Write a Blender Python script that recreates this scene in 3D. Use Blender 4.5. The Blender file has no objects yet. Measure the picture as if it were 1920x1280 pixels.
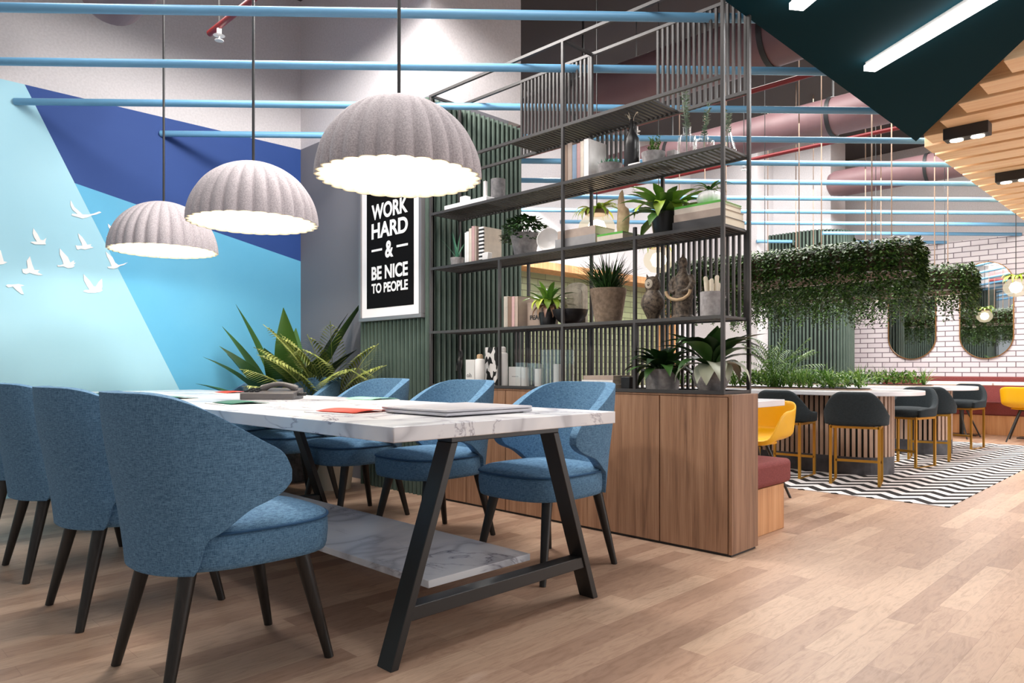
WORLD, EXPO = .42, 0.0
P_PEND, P_DIN, P_LNG, P_LNC, P_FRT, P_AIS, P_SPT, P_STR, P_SIDE = 27, 160, 235, 320, 85, 115, 220, 40, 280
import bpy, math, random
from mathutils import Vector, Matrix
R = random.Random(11)
SC = bpy.context.scene
COL = SC.collection
PI = math.pi
MBx = {}

# ------------------------------------------------------------------ materials
def lin(c):
    return tuple((x / 12.92 if x <= .04045 else ((x + .055) / 1.055) ** 2.4) for x in c)
def rgb(r, g, b):
    return lin((r / 255, g / 255, b / 255)) + (1,)

class NT:
    """small wrapper round a node tree"""
    def __init__(s, name):
        s.m = bpy.data.materials.new(name); s.m.use_nodes = True
        s.t = s.m.node_tree; s.n = s.t.nodes
        s.b = s.n['Principled BSDF']
    def node(s, kind, **kw):
        n = s.n.new(kind)
        for k, v in kw.items(): setattr(n, k, v)
        return n
    def put(s, sock, v):
        if hasattr(v, 'links') or isinstance(v, bpy.types.NodeSocket): s.t.links.new(v, sock)
        else: sock.default_value = v
    def math(s, op, a, b=None, c=None):
        n = s.node('ShaderNodeMath', operation=op)
        for i, v in enumerate((a, b, c)):
            if v is not None: s.put(n.inputs[i], v)
        return n.outputs[0]
    def mix(s, f, a, b, blend='MIX'):
        n = s.node('ShaderNodeMix', data_type='RGBA', blend_type=blend)
        s.put(n.inputs[0], f); s.put(n.inputs[6], a); s.put(n.inputs[7], b)
        return n.outputs[2]
    def coord(s, kind='Object', scale=(1, 1, 1), rot=(0, 0, 0), loc=(0, 0, 0)):
        c = s.node('ShaderNodeTexCoord'); m = s.node('ShaderNodeMapping')
        s.t.links.new(c.outputs[kind], m.inputs[0])
        m.inputs['Scale'].default_value = scale; m.inputs['Rotation'].default_value = rot; m.inputs['Location'].default_value = loc
        return m.outputs[0]
    def noise(s, vec, scale, detail=3, rough=.55, dist=0):
        n = s.node('ShaderNodeTexNoise'); s.t.links.new(vec, n.inputs['Vector'])
        n.inputs['Scale'].default_value = scale; n.inputs['Detail'].default_value = detail
        n.inputs['Roughness'].default_value = rough; n.inputs['Distortion'].default_value = dist
        return n.outputs['Fac']
    def ramp(s, f, *stops):
        n = s.node('ShaderNodeValToRGB'); s.put(n.inputs[0], f)
        e = n.color_ramp.elements
        while len(e) < len(stops): e.new(.5)
        for i, (p, c) in enumerate(stops): e[i].position = p; e[i].color = c
        return n.outputs[0]
    def bump(s, h, strength=.3, dist=.01):
        n = s.node('ShaderNodeBump'); n.inputs['Strength'].default_value = strength; n.inputs['Distance'].default_value = dist
        s.put(n.inputs['Height'], h); s.t.links.new(n.outputs[0], s.b.inputs['Normal'])
    def set(s, **kw):
        for k, v in kw.items(): s.put(s.b.inputs[k.replace('_', ' ')], v)
        return s.m

def plain(name, c, rough=.5, metal=0, **kw):
    t = NT(name)
    return t.set(Base_Color=c, Roughness=rough, Metallic=metal, **kw)

def varied(name, c1, c2, rough=.5, scale=30, bump=0, **kw):
    """two tones mottled by noise"""
    t = NT(name); v = t.coord()
    f = t.noise(v, scale, 4)
    col = t.ramp(f, (.35, c1), (.65, c2))
    if bump: t.bump(f, bump, .004)
    return t.set(Base_Color=col, Roughness=rough, **kw)

def leafy(name, c1, c2, c3, rough=.45):
    """leaf green that differs from leaf to leaf"""
    t = NT(name); g = t.node('ShaderNodeNewGeometry')
    col = t.ramp(g.outputs['Random Per Island'], (0, c1), (.5, c2), (1, c3))
    return t.set(Base_Color=col, Roughness=rough)

def fabric(name, c1, c2, scale=1.0, bump=.35):
    t = NT(name); v = t.coord()
    n1 = t.noise(v, 420 * scale, 2, .6)
    v2 = t.coord(scale=(40 * scale, 40 * scale, 260 * scale)); n2 = t.noise(v2, 1.6, 2)
    v3 = t.coord(scale=(260 * scale, 260 * scale, 40 * scale)); n3 = t.noise(v3, 1.6, 2)
    f = t.math('MULTIPLY_ADD', n2, .45, t.math('MULTIPLY_ADD', n3, .35, t.math('MULTIPLY', n1, .35)))
    col = t.ramp(f, (.42, c1), (.72, c2))
    t.bump(f, bump, .003)
    return t.set(Base_Color=col, Roughness=.92)

def wood(name, c1, c2, c3, axis='z', scale=1.0, rough=.5, island=.0):
    t = NT(name)
    s = {'x': (.6, 14, 14), 'y': (14, .6, 14), 'z': (14, 14, .6)}[axis]
    v = t.coord(scale=tuple(q * scale for q in s))
    f = t.noise(v, 1.0, 5, .6, .6)
    s2 = {'x': (2, 90, 90), 'y': (90, 2, 90), 'z': (90, 90, 2)}[axis]
    f2 = t.noise(t.coord(scale=tuple(q * scale for q in s2)), 1.0, 2)
    ff = t.math('MULTIPLY_ADD', f2, .35, t.math('MULTIPLY', f, .75))
    col = t.ramp(ff, (.36, c1), (.52, c2), (.7, c3))
    if island:
        g = t.node('ShaderNodeNewGeometry')
        k = t.math('MULTIPLY_ADD', g.outputs['Random Per Island'], island, 1 - island * .5)
        col = t.mix(1.0, col, k, 'MULTIPLY')
    t.bump(ff, .12, .002)
    return t.set(Base_Color=col, Roughness=rough)

def emis(name, c, s):
    t = NT(name)
    return t.set(Base_Color=c, Emission_Color=c, Emission_Strength=s)

def glass(name, c=(1, 1, 1, 1), alpha=.22):
    """thin clear glass: mostly see-through with a glossy face"""
    t = NT(name)
    tr = t.node('ShaderNodeBsdfTransparent'); tr.inputs[0].default_value = c
    mx = t.node('ShaderNodeMixShader'); lw = t.node('ShaderNodeLayerWeight'); lw.inputs[0].default_value = .35
    f = t.math('MULTIPLY_ADD', t.math('POWER', lw.outputs['Facing'], 2.0), .55, alpha * .3)
    t.put(mx.inputs[0], f); t.t.links.new(tr.outputs[0], mx.inputs[1])
    gl = t.node('ShaderNodeBsdfGlossy'); gl.inputs['Roughness'].default_value = .04; gl.inputs[0].default_value = (.9, .92, .92, 1); t.t.links.new(gl.outputs[0], mx.inputs[2])
    t.t.links.new(mx.outputs[0], t.n['Material Output'].inputs[0])
    return t.set(Base_Color=(.85, .9, .9, 1), Roughness=.05)

M = {}
M['blue'] = fabric('blue_woven_fabric', rgb(50, 88, 120), rgb(114, 156, 190))
M['blue_seam'] = plain('dark_blue_piping', rgb(40, 82, 120), .85)
M['black_wood'] = wood('black_stained_wood', rgb(20, 17, 15), rgb(30, 26, 23), rgb(44, 38, 34), 'z', 2, .45)
M['black_metal'] = plain('black_powder_coated_steel', rgb(34, 32, 31), .42)
M['dark_metal'] = plain('dark_grey_steel', rgb(60, 58, 58), .5, .1)
M['white_wall'] = varied('white_plaster', rgb(200, 196, 199), rgb(211, 207, 210), .9, 60, .05)
M['grey_wall'] = plain('mid_grey_paint', rgb(118, 117, 124), .85)
M['aqua'] = varied('aqua_mural_paint', rgb(162, 212, 230), rgb(172, 219, 235), .7, .8)
M['navy'] = varied('deep_blue_mural_paint', rgb(30, 66, 134), rgb(36, 72, 142), .7, .9)
M['sky'] = varied('sky_blue_mural_paint', rgb(94, 178, 218), rgb(106, 186, 222), .7, .9)
M['white_print'] = plain('white_vinyl', rgb(245, 243, 243), .7)
M['charcoal'] = plain('charcoal_ceiling_paint', rgb(66, 62, 63), .95)
M['pipe_blue'] = plain('light_blue_painted_steel', rgb(106, 160, 198), .4)
M['duct'] = varied('dusty_rose_painted_duct', rgb(116, 88, 92), rgb(126, 97, 100), .5, 3)
M['red_pipe'] = plain('red_painted_pipe', rgb(122, 22, 26), .45)
M['white_metal'] = plain('white_enamel', rgb(225, 222, 220), .4)
M['brass'] = plain('brushed_brass', rgb(196, 150, 62), .35, .75)
M['gold_rim'] = plain('antique_gold_rim', rgb(150, 106, 60), .35, .6)
M['mirror'] = plain('mirror_silver', (.86, .88, .88, 1), .02, 1.0)
M['slat_green'] = varied('grey_green_painted_slat', rgb(70, 86, 78), rgb(80, 96, 87), .7, 5)
M['slat_back'] = plain('dark_green_backing', rgb(12, 18, 15), .95)
M['teal'] = plain('dark_teal_painted_board', rgb(4, 44, 54), .9, Specular_IOR_Level=.1)
M['strip'] = emis('lit_diffuser', rgb(255, 253, 250), 9)
M['spot_lens'] = emis('lit_lens', rgb(255, 248, 232), 12)
M['glow'] = emis('warm_lit_bulb', rgb(255, 226, 178), 14)
M['bulb'] = emis('warm_lamp_bulb', rgb(255, 232, 190), 16)
M['felt'] = varied('grey_felt', rgb(164, 155, 159), rgb(198, 189, 192), .95, 160, .25)
M['felt_in'] = plain('white_felt_lining', rgb(176, 164, 140), .9)
M['red_uph'] = fabric('brick_red_upholstery', rgb(118, 56, 56), rgb(150, 78, 76), .8, .15)
M['dark_uph'] = fabric('dark_slate_upholstery', rgb(20, 29, 34), rgb(38, 49, 55), .8, .15)
M['yellow'] = plain('yellow_moulded_plastic', rgb(240, 182, 14), .4)
M['cab_wood'] = wood('brown_oak_veneer', rgb(110, 80, 61), rgb(148, 110, 84), rgb(170, 132, 104), 'z', 2.0, .5)
M['bench_wood'] = wood('honey_oak_veneer', rgb(186, 128, 80), rgb(212, 154, 104), rgb(226, 174, 126), 'z', 1.4, .5)
M['ceil_wood'] = wood('light_oak_beam', rgb(226, 184, 138), rgb(242, 206, 162), rgb(250, 222, 184), 'y', 1.1, .55, .12)
M['slat_wood'] = wood('pale_walnut_slat', rgb(150, 122, 104), rgb(178, 148, 128), rgb(196, 166, 146), 'z', 1.5, .55, .15)
M['plinth'] = varied('dark_grey_slate', rgb(58, 57, 62), rgb(84, 83, 88), .6, 9)
M['white_top'] = varied('white_solid_surface', rgb(232, 232, 238), rgb(240, 240, 244), .25, 3)
M['soil'] = varied('dark_soil', rgb(36, 28, 22), rgb(60, 46, 36), .95, 60)
M['concrete'] = varied('grey_concrete', rgb(140, 134, 134), rgb(168, 162, 161), .8, 40, .1)
M['concrete_dk'] = varied('dark_grey_concrete', rgb(96, 94, 96), rgb(128, 125, 126), .8, 30, .1)
M['ceramic_w'] = plain('white_ceramic', rgb(232, 228, 226), .3)
M['ceramic_k'] = plain('black_ceramic', rgb(28, 26, 27), .35)
M['bucket'] = varied('weathered_brown_clay', rgb(118, 100, 84), rgb(146, 126, 108), .85, 45, .15)
M['bronze'] = varied('dark_mottled_bronze', rgb(46, 36, 30), rgb(120, 104, 88), .55, 60, .4)
M['driftwood'] = varied('pale_driftwood', rgb(176, 146, 112), rgb(206, 178, 144), .8, 20, .2)
M['stone_w'] = varied('pale_carved_stone', rgb(176, 164, 148), rgb(206, 194, 178), .8, 25, .1)
M['paper'] = plain('white_paper', rgb(240, 238, 236), .8)
M['page'] = plain('cream_pages', rgb(214, 202, 182), .9)
M['glass'] = glass('clear_glass', (.985, .992, .99, 1))
def _globe():
    t = NT('milky_lit_glass'); e = t.node('ShaderNodeEmission'); e.inputs[0].default_value = rgb(255, 236, 200); e.inputs[1].default_value = .9
    tr = t.node('ShaderNodeBsdfTransparent'); mx = t.node('ShaderNodeMixShader'); mx.inputs[0].default_value = .5
    t.t.links.new(tr.outputs[0], mx.inputs[1]); t.t.links.new(e.outputs[0], mx.inputs[2]); t.t.links.new(mx.outputs[0], t.n['Material Output'].inputs[0])
    return t.m
M['globe'] = _globe()
M['laptop'] = plain('silver_aluminium', rgb(190, 188, 194), .4, .1)
M['phone'] = plain('dark_grey_plastic', rgb(92, 88, 88), .45)
M['phone_k'] = plain('black_key_plastic', rgb(40, 40, 42), .5)
M['ivy'] = leafy('ivy_green', rgb(24, 44, 15), rgb(42, 70, 24), rgb(70, 100, 38))
M['leaf_dk'] = leafy('dark_leaf_green', rgb(20, 46, 18), rgb(34, 66, 26), rgb(58, 96, 38))
M['leaf_md'] = leafy('mid_leaf_green', rgb(48, 88, 30), rgb(84, 128, 44), rgb(128, 164, 60))
M['leaf_grass'] = leafy('fresh_grass_green', rgb(58, 104, 36), rgb(104, 152, 58), rgb(160, 188, 92))
M['leaf_banana'] = leafy('deep_banana_green', rgb(34, 66, 28), rgb(58, 98, 38), rgb(92, 126, 50))
M['leaf_lt'] = leafy('yellow_leaf_green', rgb(92, 126, 34), rgb(146, 176, 52), rgb(196, 206, 88))
M['leaf_olive'] = leafy('olive_palm_green', rgb(88, 100, 44), rgb(124, 134, 62), rgb(170, 174, 98))
M['leaf_aloe'] = leafy('blue_green_aloe', rgb(60, 122, 96), rgb(84, 148, 116), rgb(116, 172, 138))
M['leaf_euc'] = leafy('grey_green_eucalyptus', rgb(96, 116, 100), rgb(128, 146, 128), rgb(160, 172, 154))
M['leaf_pale'] = leafy('silvery_variegated_leaf', rgb(150, 158, 132), rgb(186, 190, 166), rgb(206, 208, 190))
M['leaf_red'] = leafy('faded_russet_leaf', rgb(120, 86, 70), rgb(152, 114, 92), rgb(136, 104, 72))
M['rope'] = varied('beige_woven_rope', rgb(150, 120, 90), rgb(186, 156, 122), .9, 90)
M['tray'] = plain('brown_mesh_tray', rgb(92, 72, 60), .8)
M['cream_metal'] = plain('cream_painted_rod', rgb(140, 116, 98), .5)

def _marble():
    t = NT('white_marble'); v = t.coord()
    w = t.noise(t.coord(scale=(1, 1, 1)), 1.1, 4, .5, .6)
    a = t.math('ABSOLUTE', t.math('SUBTRACT', w, .5))
    w2 = t.noise(t.coord(scale=(1.6, .8, 2.4), rot=(0, .4, .7)), 1.7, 6, .6, .9)
    b = t.math('ABSOLUTE', t.math('SUBTRACT', w2, .48))
    mask = t.ramp(t.noise(t.coord(loc=(3, 1, 5)), 2.4, 2), (.40, (0, 0, 0, 1)), (.56, (1, 1, 1, 1)))
    vein = t.ramp(a, (0, rgb(196, 195, 201)), (.02, rgb(230, 230, 235)), (.07, rgb(247, 246, 248)))
    vein2 = t.mix(mask, (1, 1, 1, 1), t.ramp(b, (0, rgb(166, 160, 164)), (.006, rgb(226, 224, 230)), (.02, (1, 1, 1, 1))))
    col = t.mix(1.0, vein, vein2, 'MULTIPLY')
    return t.set(Base_Color=col, Roughness=.22)
M['marble'] = _marble()

def _floor():
    t = NT('oak_laminate_planks'); v = t.coord()
    def bricks(off):
        b = t.node('ShaderNodeTexBrick'); b.offset = .37; b.offset_frequency = 2; b.squash = 1
        t.t.links.new(v, b.inputs['Vector'])
        b.inputs['Scale'].default_value = 1; b.inputs['Brick Width'].default_value = .80; b.inputs['Row Height'].default_value = .1
        b.inputs['Mortar Size'].default_value = .0005; b.inputs['Mortar Smooth'].default_value = .2; b.inputs['Bias'].default_value = off
        b.inputs['Color1'].default_value = (0, 0, 0, 1); b.inputs['Color2'].default_value = (1, 1, 1, 1); b.inputs['Mortar'].default_value = (.3, .3, .3, 1)
        return b
    b = bricks(0)
    vg = t.coord(scale=(3.2, 15, 1)); g = t.noise(vg, 1.6, 6, .62, 2.2)
    g2 = t.noise(t.coord(scale=(9, 150, 1)), 1, 3, .6, 1.5)
    base = t.ramp(b.outputs['Color'], (0, rgb(162, 130, 110)), (.45, rgb(182, 150, 128)), (1, rgb(200, 170, 146)))
    gr = t.ramp(t.math('MULTIPLY_ADD', g2, .3, t.math('MULTIPLY', g, .75)), (.36, (.72, .66, .62, 1)), (.54, (1, 1, 1, 1)), (.7, (1.1, 1.09, 1.08, 1)))
    col = t.mix(.85, base, gr, 'MULTIPLY')
    col = t.mix(b.outputs['Fac'], col, rgb(136, 104, 88))
    return t.set(Base_Color=col, Roughness=.42)
M['floor'] = _floor()

def _brick(name, c1, c2, mortar, bw, rh, ms, axes='yz', rough=.35):
    t = NT(name); c = t.node('ShaderNodeTexCoord'); sp = t.node('ShaderNodeSeparateXYZ'); cb = t.node('ShaderNodeCombineXYZ')
    t.t.links.new(c.outputs['Object'], sp.inputs[0])
    t.t.links.new(sp.outputs['XYZ'.index(axes[0].upper())], cb.inputs[0]); t.t.links.new(sp.outputs[2], cb.inputs[1])
    b = t.node('ShaderNodeTexBrick'); t.t.links.new(cb.outputs[0], b.inputs['Vector'])
    b.inputs['Scale'].default_value = 1; b.inputs['Brick Width'].default_value = bw; b.inputs['Row Height'].default_value = rh
    b.inputs['Mortar Size'].default_value = ms; b.inputs['Mortar Smooth'].default_value = .1
    b.inputs['Color1'].default_value = c1; b.inputs['Color2'].default_value = c2; b.inputs['Mortar'].default_value = mortar
    t.bump(t.math('SUBTRACT', 1, b.outputs['Fac']), .4, .006)
    return t.set(Base_Color=b.outputs['Color'], Roughness=rough)
M['brick'] = _brick('white_glazed_brick', rgb(226, 218, 224), rgb(238, 232, 236), rgb(120, 108, 116), .225, .079, .0065)
M['tile_green'] = _brick('sage_green_tile', rgb(130, 140, 104), rgb(150, 158, 122), rgb(86, 88, 66), .3, .085, .005, 'xz')

def _rug():
    t = NT('black_white_zigzag_weave'); c = t.node('ShaderNodeTexCoord'); sp = t.node('ShaderNodeSeparateXYZ')
    t.t.links.new(c.outputs['Object'], sp.inputs[0])
    fr = t.math('FRACT', t.math('DIVIDE', sp.outputs[1], .25))
    zig = t.math('MULTIPLY', t.math('ABSOLUTE', t.math('SUBTRACT', fr, .5)), .25)
    s = t.math('FRACT', t.math('DIVIDE', t.math('SUBTRACT', sp.outputs[0], zig), .195))
    k = t.math('GREATER_THAN', s, .5)
    col = t.mix(k, rgb(26, 25, 28), rgb(232, 229, 230))
    return t.set(Base_Color=col, Roughness=.95)
M['rug'] = _rug()

def _stripe(name, axis, period, c1, c2):
    t = NT(name); c = t.node('ShaderNodeTexCoord'); sp = t.node('ShaderNodeSeparateXYZ')
    t.t.links.new(c.outputs['Object'], sp.inputs[0])
    k = t.math('GREATER_THAN', t.math('FRACT', t.math('DIVIDE', sp.outputs[axis], period)), .5)
    return t.set(Base_Color=t.mix(k, c1, c2), Roughness=.6)
M['stripe'] = _stripe('black_white_striped_cloth', 2, .026, rgb(22, 22, 22), rgb(236, 232, 230))
def _blotch():
    t = NT('black_white_blotch_print')
    f = t.noise(t.coord(scale=(1, 1, .6)), 26, 1, .4)
    return t.set(Base_Color=t.ramp(f, (.5, rgb(20, 20, 20)), (.505, rgb(236, 232, 230))), Roughness=.6)
M['blotch'] = _blotch()
bookc = dict(white=(232, 228, 226), cream=(206, 194, 180), pink=(188, 152, 150), brown=(132, 108, 92), taupe=(168, 150, 138),
             pale_blue=(150, 172, 196), grey=(150, 148, 148), dark=(62, 60, 62), green=(86, 166, 62), red=(196, 58, 34), deep_green=(28, 104, 84), black=(28, 28, 30), mint=(150, 206, 180))
for k, c in bookc.items(): M['b_' + k] = varied('cover_' + k, rgb(*c), rgb(*[min(255, int(x * 1.06)) for x in c]), .65, 20)

# ------------------------------------------------------------------ mesh building
class MB:
    def __init__(s): s.v = []; s.f = []
    def add(s, vs, fs):
        o = len(s.v); s.v += [tuple(p) for p in vs]; s.f += [tuple(i + o for i in q) for q in fs]
        return s
    def box(s, x0, x1, y0, y1, z0, z1):
        return s.add([(x0, y0, z0), (x1, y0, z0), (x1, y1, z0), (x0, y1, z0), (x0, y0, z1), (x1, y0, z1), (x1, y1, z1), (x0, y1, z1)],
                     [(0, 3, 2, 1), (4, 5, 6, 7), (0, 1, 5, 4), (1, 2, 6, 5), (2, 3, 7, 6), (3, 0, 4, 7)])
    def tbox(s, m, sx, sy, sz):
        """box of size sx, sy, sz centred on matrix m"""
        vs = [m @ Vector((a * sx / 2, b * sy / 2, c * sz / 2)) for c in (-1, 1) for a, b in ((-1, -1), (1, -1), (1, 1), (-1, 1))]
        return s.add(vs, [(0, 3, 2, 1), (4, 5, 6, 7), (0, 1, 5, 4), (1, 2, 6, 5), (2, 3, 7, 6), (3, 0, 4, 7)])
    def beam(s, p0, p1, w, h, up=(0, 0, 1)):
        """bar with a w (sideways) by h (along up) section from p0 to p1"""
        p0 = Vector(p0); p1 = Vector(p1); d = (p1 - p0).normalized(); u = Vector(up)
        sd = d.cross(u).normalized(); uu = sd.cross(d).normalized()
        vs = [p + sd * (a * w / 2) + uu * (b * h / 2) for p in (p0, p1) for a, b in ((-1, -1), (1, -1), (1, 1), (-1, 1))]
        return s.add(vs, [(0, 1, 2, 3), (7, 6, 5, 4), (0, 4, 5, 1), (1, 5, 6, 2), (2, 6, 7, 3), (3, 7, 4, 0)])
    def cyl(s, p0, p1, r0, r1=None, n=12, cap=True):
        if r1 is None: r1 = r0
        p0 = Vector(p0); p1 = Vector(p1); d = (p1 - p0).normalized()
        a = d.orthogonal().normalized(); b = d.cross(a)
        vs = [p + (a * math.cos(2 * PI * i / n) + b * math.sin(2 * PI * i / n)) * r for p, r in ((p0, r0), (p1, r1)) for i in range(n)]
        fs = [(i, (i + 1) % n, n + (i + 1) % n, n + i) for i in range(n)]
        if cap: fs += [tuple(range(n - 1, -1, -1)), tuple(range(n, 2 * n))]
        return s.add(vs, fs)
    def tube(s, pts, r, n=8, cap=True):
        pts = [Vector(p) for p in pts]; rs = r if isinstance(r, (list, tuple)) else [r] * len(pts)
        vs = []; a = None
        for i, p in enumerate(pts):
            d = (pts[min(i + 1, len(pts) - 1)] - pts[max(i - 1, 0)]).normalized()
            a = d.orthogonal().normalized() if a is None else (a - d * a.dot(d)).normalized()
            b = d.cross(a)
            vs += [p + (a * math.cos(2 * PI * k / n) + b * math.sin(2 * PI * k / n)) * rs[i] for k in range(n)]
        fs = [(i * n + k, i * n + (k + 1) % n, (i + 1) * n + (k + 1) % n, (i + 1) * n + k) for i in range(len(pts) - 1) for k in range(n)]
        if cap: fs += [tuple(range(n - 1, -1, -1)), tuple(range((len(pts) - 1) * n, len(pts) * n))]
        return s.add(vs, fs)
    def lathe(s, prof, n=24, c=(0, 0, 0), rf=None, cap=True):
        """profile [(r, z)] turned round z; rf(theta, k) scales the radius"""
        vs = []
        for r, z in prof:
            for i in range(n):
                th = 2 * PI * i / n; q = r * (rf(th, z) if rf else 1)
                vs.append((c[0] + q * math.cos(th), c[1] + q * math.sin(th), c[2] + z))
        m = len(prof)
        fs = [(k * n + i, k * n + (i + 1) % n, (k + 1) * n + (i + 1) % n, (k + 1) * n + i) for k in range(m - 1) for i in range(n)]
        if cap:
            if prof[0][0] > 1e-4: fs.append(tuple(range(n - 1, -1, -1)))
            if prof[-1][0] > 1e-4: fs.append(tuple(range((m - 1) * n, m * n)))
        return s.add(vs, fs)
    def prism(s, poly, z0, z1):
        n = len(poly)
        vs = [(x, y, z0) for x, y in poly] + [(x, y, z1) for x, y in poly]
        fs = [(i, (i + 1) % n, n + (i + 1) % n, n + i) for i in range(n)] + [tuple(range(n - 1, -1, -1)), tuple(range(n, 2 * n))]
        return s.add(vs, fs)
    def grid(s, rows, closed=False):
        m = len(rows[0]); vs = [p for r in rows for p in r]
        fs = []
        for i in range(len(rows) - 1):
            for k in range(m if closed else m - 1):
                fs.append((i * m + k, i * m + (k + 1) % m, (i + 1) * m + (k + 1) % m, (i + 1) * m + k))
        return s.add(vs, fs)
    def blade(s, base, az, el, L, W, droop=1.0, n=6, fold=.25, tip=.0, wf=None, twist=0):
        """arching leaf: leaves base at azimuth az and elevation el, bends down by droop radians along its length"""
        p = Vector(base); e = el; l = []; side = Vector((-math.sin(az), math.cos(az), 0))
        for i in range(n + 1):
            t = i / n
            w = (wf(t) if wf else math.sin(PI * min(1, (t * .93 + .07)) ** .8)) * W / 2
            if i == n: w = W * tip / 2
            d = Vector((math.cos(az) * math.cos(e), math.sin(az) * math.cos(e), math.sin(e)))
            nr = side.cross(d)
            sd = side * math.cos(twist * t) + nr * math.sin(twist * t)
            l.append((p - sd * w + nr * w * fold * -1, p.copy(), p + sd * w + nr * w * fold * -1))
            p = p + d * (L / n); e -= droop / n
        vs = [q for r in l for q in r]
        fs = []
        for i in range(n):
            a = i * 3
            fs += [(a, a + 1, a + 4, a + 3), (a + 1, a + 2, a + 5, a + 4)]
        return s.add(vs, fs)
    def leaf(s, c, d, up, L, W):
        """small four-cornered leaf"""
        d = Vector(d).normalized(); sd = d.cross(Vector(up)); sd = sd.normalized() if sd.length > 1e-5 else d.orthogonal().normalized(); c = Vector(c)
        return s.add([c, c + d * L * .45 - sd * W / 2, c + d * L, c + d * L * .45 + sd * W / 2], [(0, 1, 2, 3)])
    def build(s, name, mat, parent=None, smooth=False, bevel=0, seg=2, loc=None, rot=None, sub=0, solid=0, off=-1):
        me = bpy.data.meshes.new(name); me.from_pydata([tuple(p) for p in s.v], [], s.f); me.update()
        me.materials.append(mat if not isinstance(mat, str) else M[mat])
        o = bpy.data.objects.new(name, me); COL.objects.link(o)
        if smooth:
            me.polygons.foreach_set('use_smooth', [True] * len(me.polygons))
            if smooth != 'all':
                me.set_sharp_from_angle(angle=math.radians(42))
        if solid:
            m = o.modifiers.new('thickness', 'SOLIDIFY'); m.thickness = solid; m.offset = off
        if bevel:
            m = o.modifiers.new('bevel', 'BEVEL'); m.width = bevel; m.segments = seg; m.limit_method = 'ANGLE'; m.angle_limit = math.radians(35)
            if seg > 1: me.polygons.foreach_set('use_smooth', [True] * len(me.polygons)); m.harden_normals = False; me.set_sharp_from_angle(angle=math.radians(80))
        if sub:
            m = o.modifiers.new('subdivision', 'SUBSURF'); m.levels = sub; m.render_levels = sub
        if parent: o.parent = parent
        if loc: o.location = loc
        if rot: o.rotation_euler = rot
        return o

def tag(o, label, cat, group=None, kind=None):
    if label: o['label'] = label
    if cat: o['category'] = cat
    if group: o['group'] = group
    if kind: o['kind'] = kind
    return o
def thing(name, loc, label, cat, group=None, rz=0):
    o = bpy.data.objects.new(name, None); COL.objects.link(o); o.empty_display_size = .1
    o.location = loc; o.rotation_euler = (0, 0, rz)
    return tag(o, label, cat, group)
def struct(o): o['kind'] = 'structure'; return o
def dup(root, loc, rz, label, group=None):
    r = root.copy(); COL.objects.link(r); r.location = loc; r.rotation_euler = (0, 0, rz); r['label'] = label
    if group: r['group'] = group
    for ch in list(root.children):
        c = ch.copy(); COL.objects.link(c); c.parent = r
        for g in ch.children:
            d = g.copy(); COL.objects.link(d); d.parent = c
    return r
ORD = 'first second third fourth fifth sixth seventh eighth ninth tenth eleventh twelfth thirteenth fourteenth fifteenth'.split()

# ------------------------------------------------------------------ camera, world
cd = bpy.data.cameras.new('camera'); cam = bpy.data.objects.new('camera', cd); COL.objects.link(cam)
TH = math.radians(44.75)
fw = Vector((math.cos(TH), math.sin(TH), 0)); rt = Vector((math.sin(TH), -math.cos(TH), 0))
cam.matrix_world = Matrix(((rt.x, 0, -fw.x, 0), (rt.y, 0, -fw.y, 0), (0, 1, 0, .938), (0, 0, 0, 1)))
cd.sensor_fit = 'HORIZONTAL'; cd.sensor_width = 36; cd.lens = 1347 / 1920 * 36; cd.shift_y = 49.5 / 1920; cd.clip_start = .05
SC.camera = cam
w = bpy.data.worlds.new('world'); SC.world = w; w.use_nodes = True
w.node_tree.nodes['Background'].inputs[0].default_value = (.93, .97, 1, 1)
w.node_tree.nodes['Background'].inputs[1].default_value = WORLD
SC.view_settings.view_transform = 'Standard'; SC.view_settings.look = 'None'; SC.view_settings.exposure = EXPO; SC.view_settings.gamma = 1
SC.cycles.use_denoising = True
SC.cycles.max_bounces = 7; SC.cycles.diffuse_bounces = 4; SC.cycles.glossy_bounces = 3; SC.cycles.transparent_max_bounces = 10
SC.cycles.sample_clamp_indirect = 6

# ------------------------------------------------------------------ room shell
CZ = 4.4                       # structural ceiling
WY = 6.2                       # mural wall
BX = 12.5                      # brick wall
struct(MB().box(-5, BX + .2, -7, WY + .6, -.1, 0).build('floor', 'floor'))
struct(MB().box(-1.2, BX + .2, -7, WY + .6, CZ, CZ + .15).build('ceiling', 'charcoal'))

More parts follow.
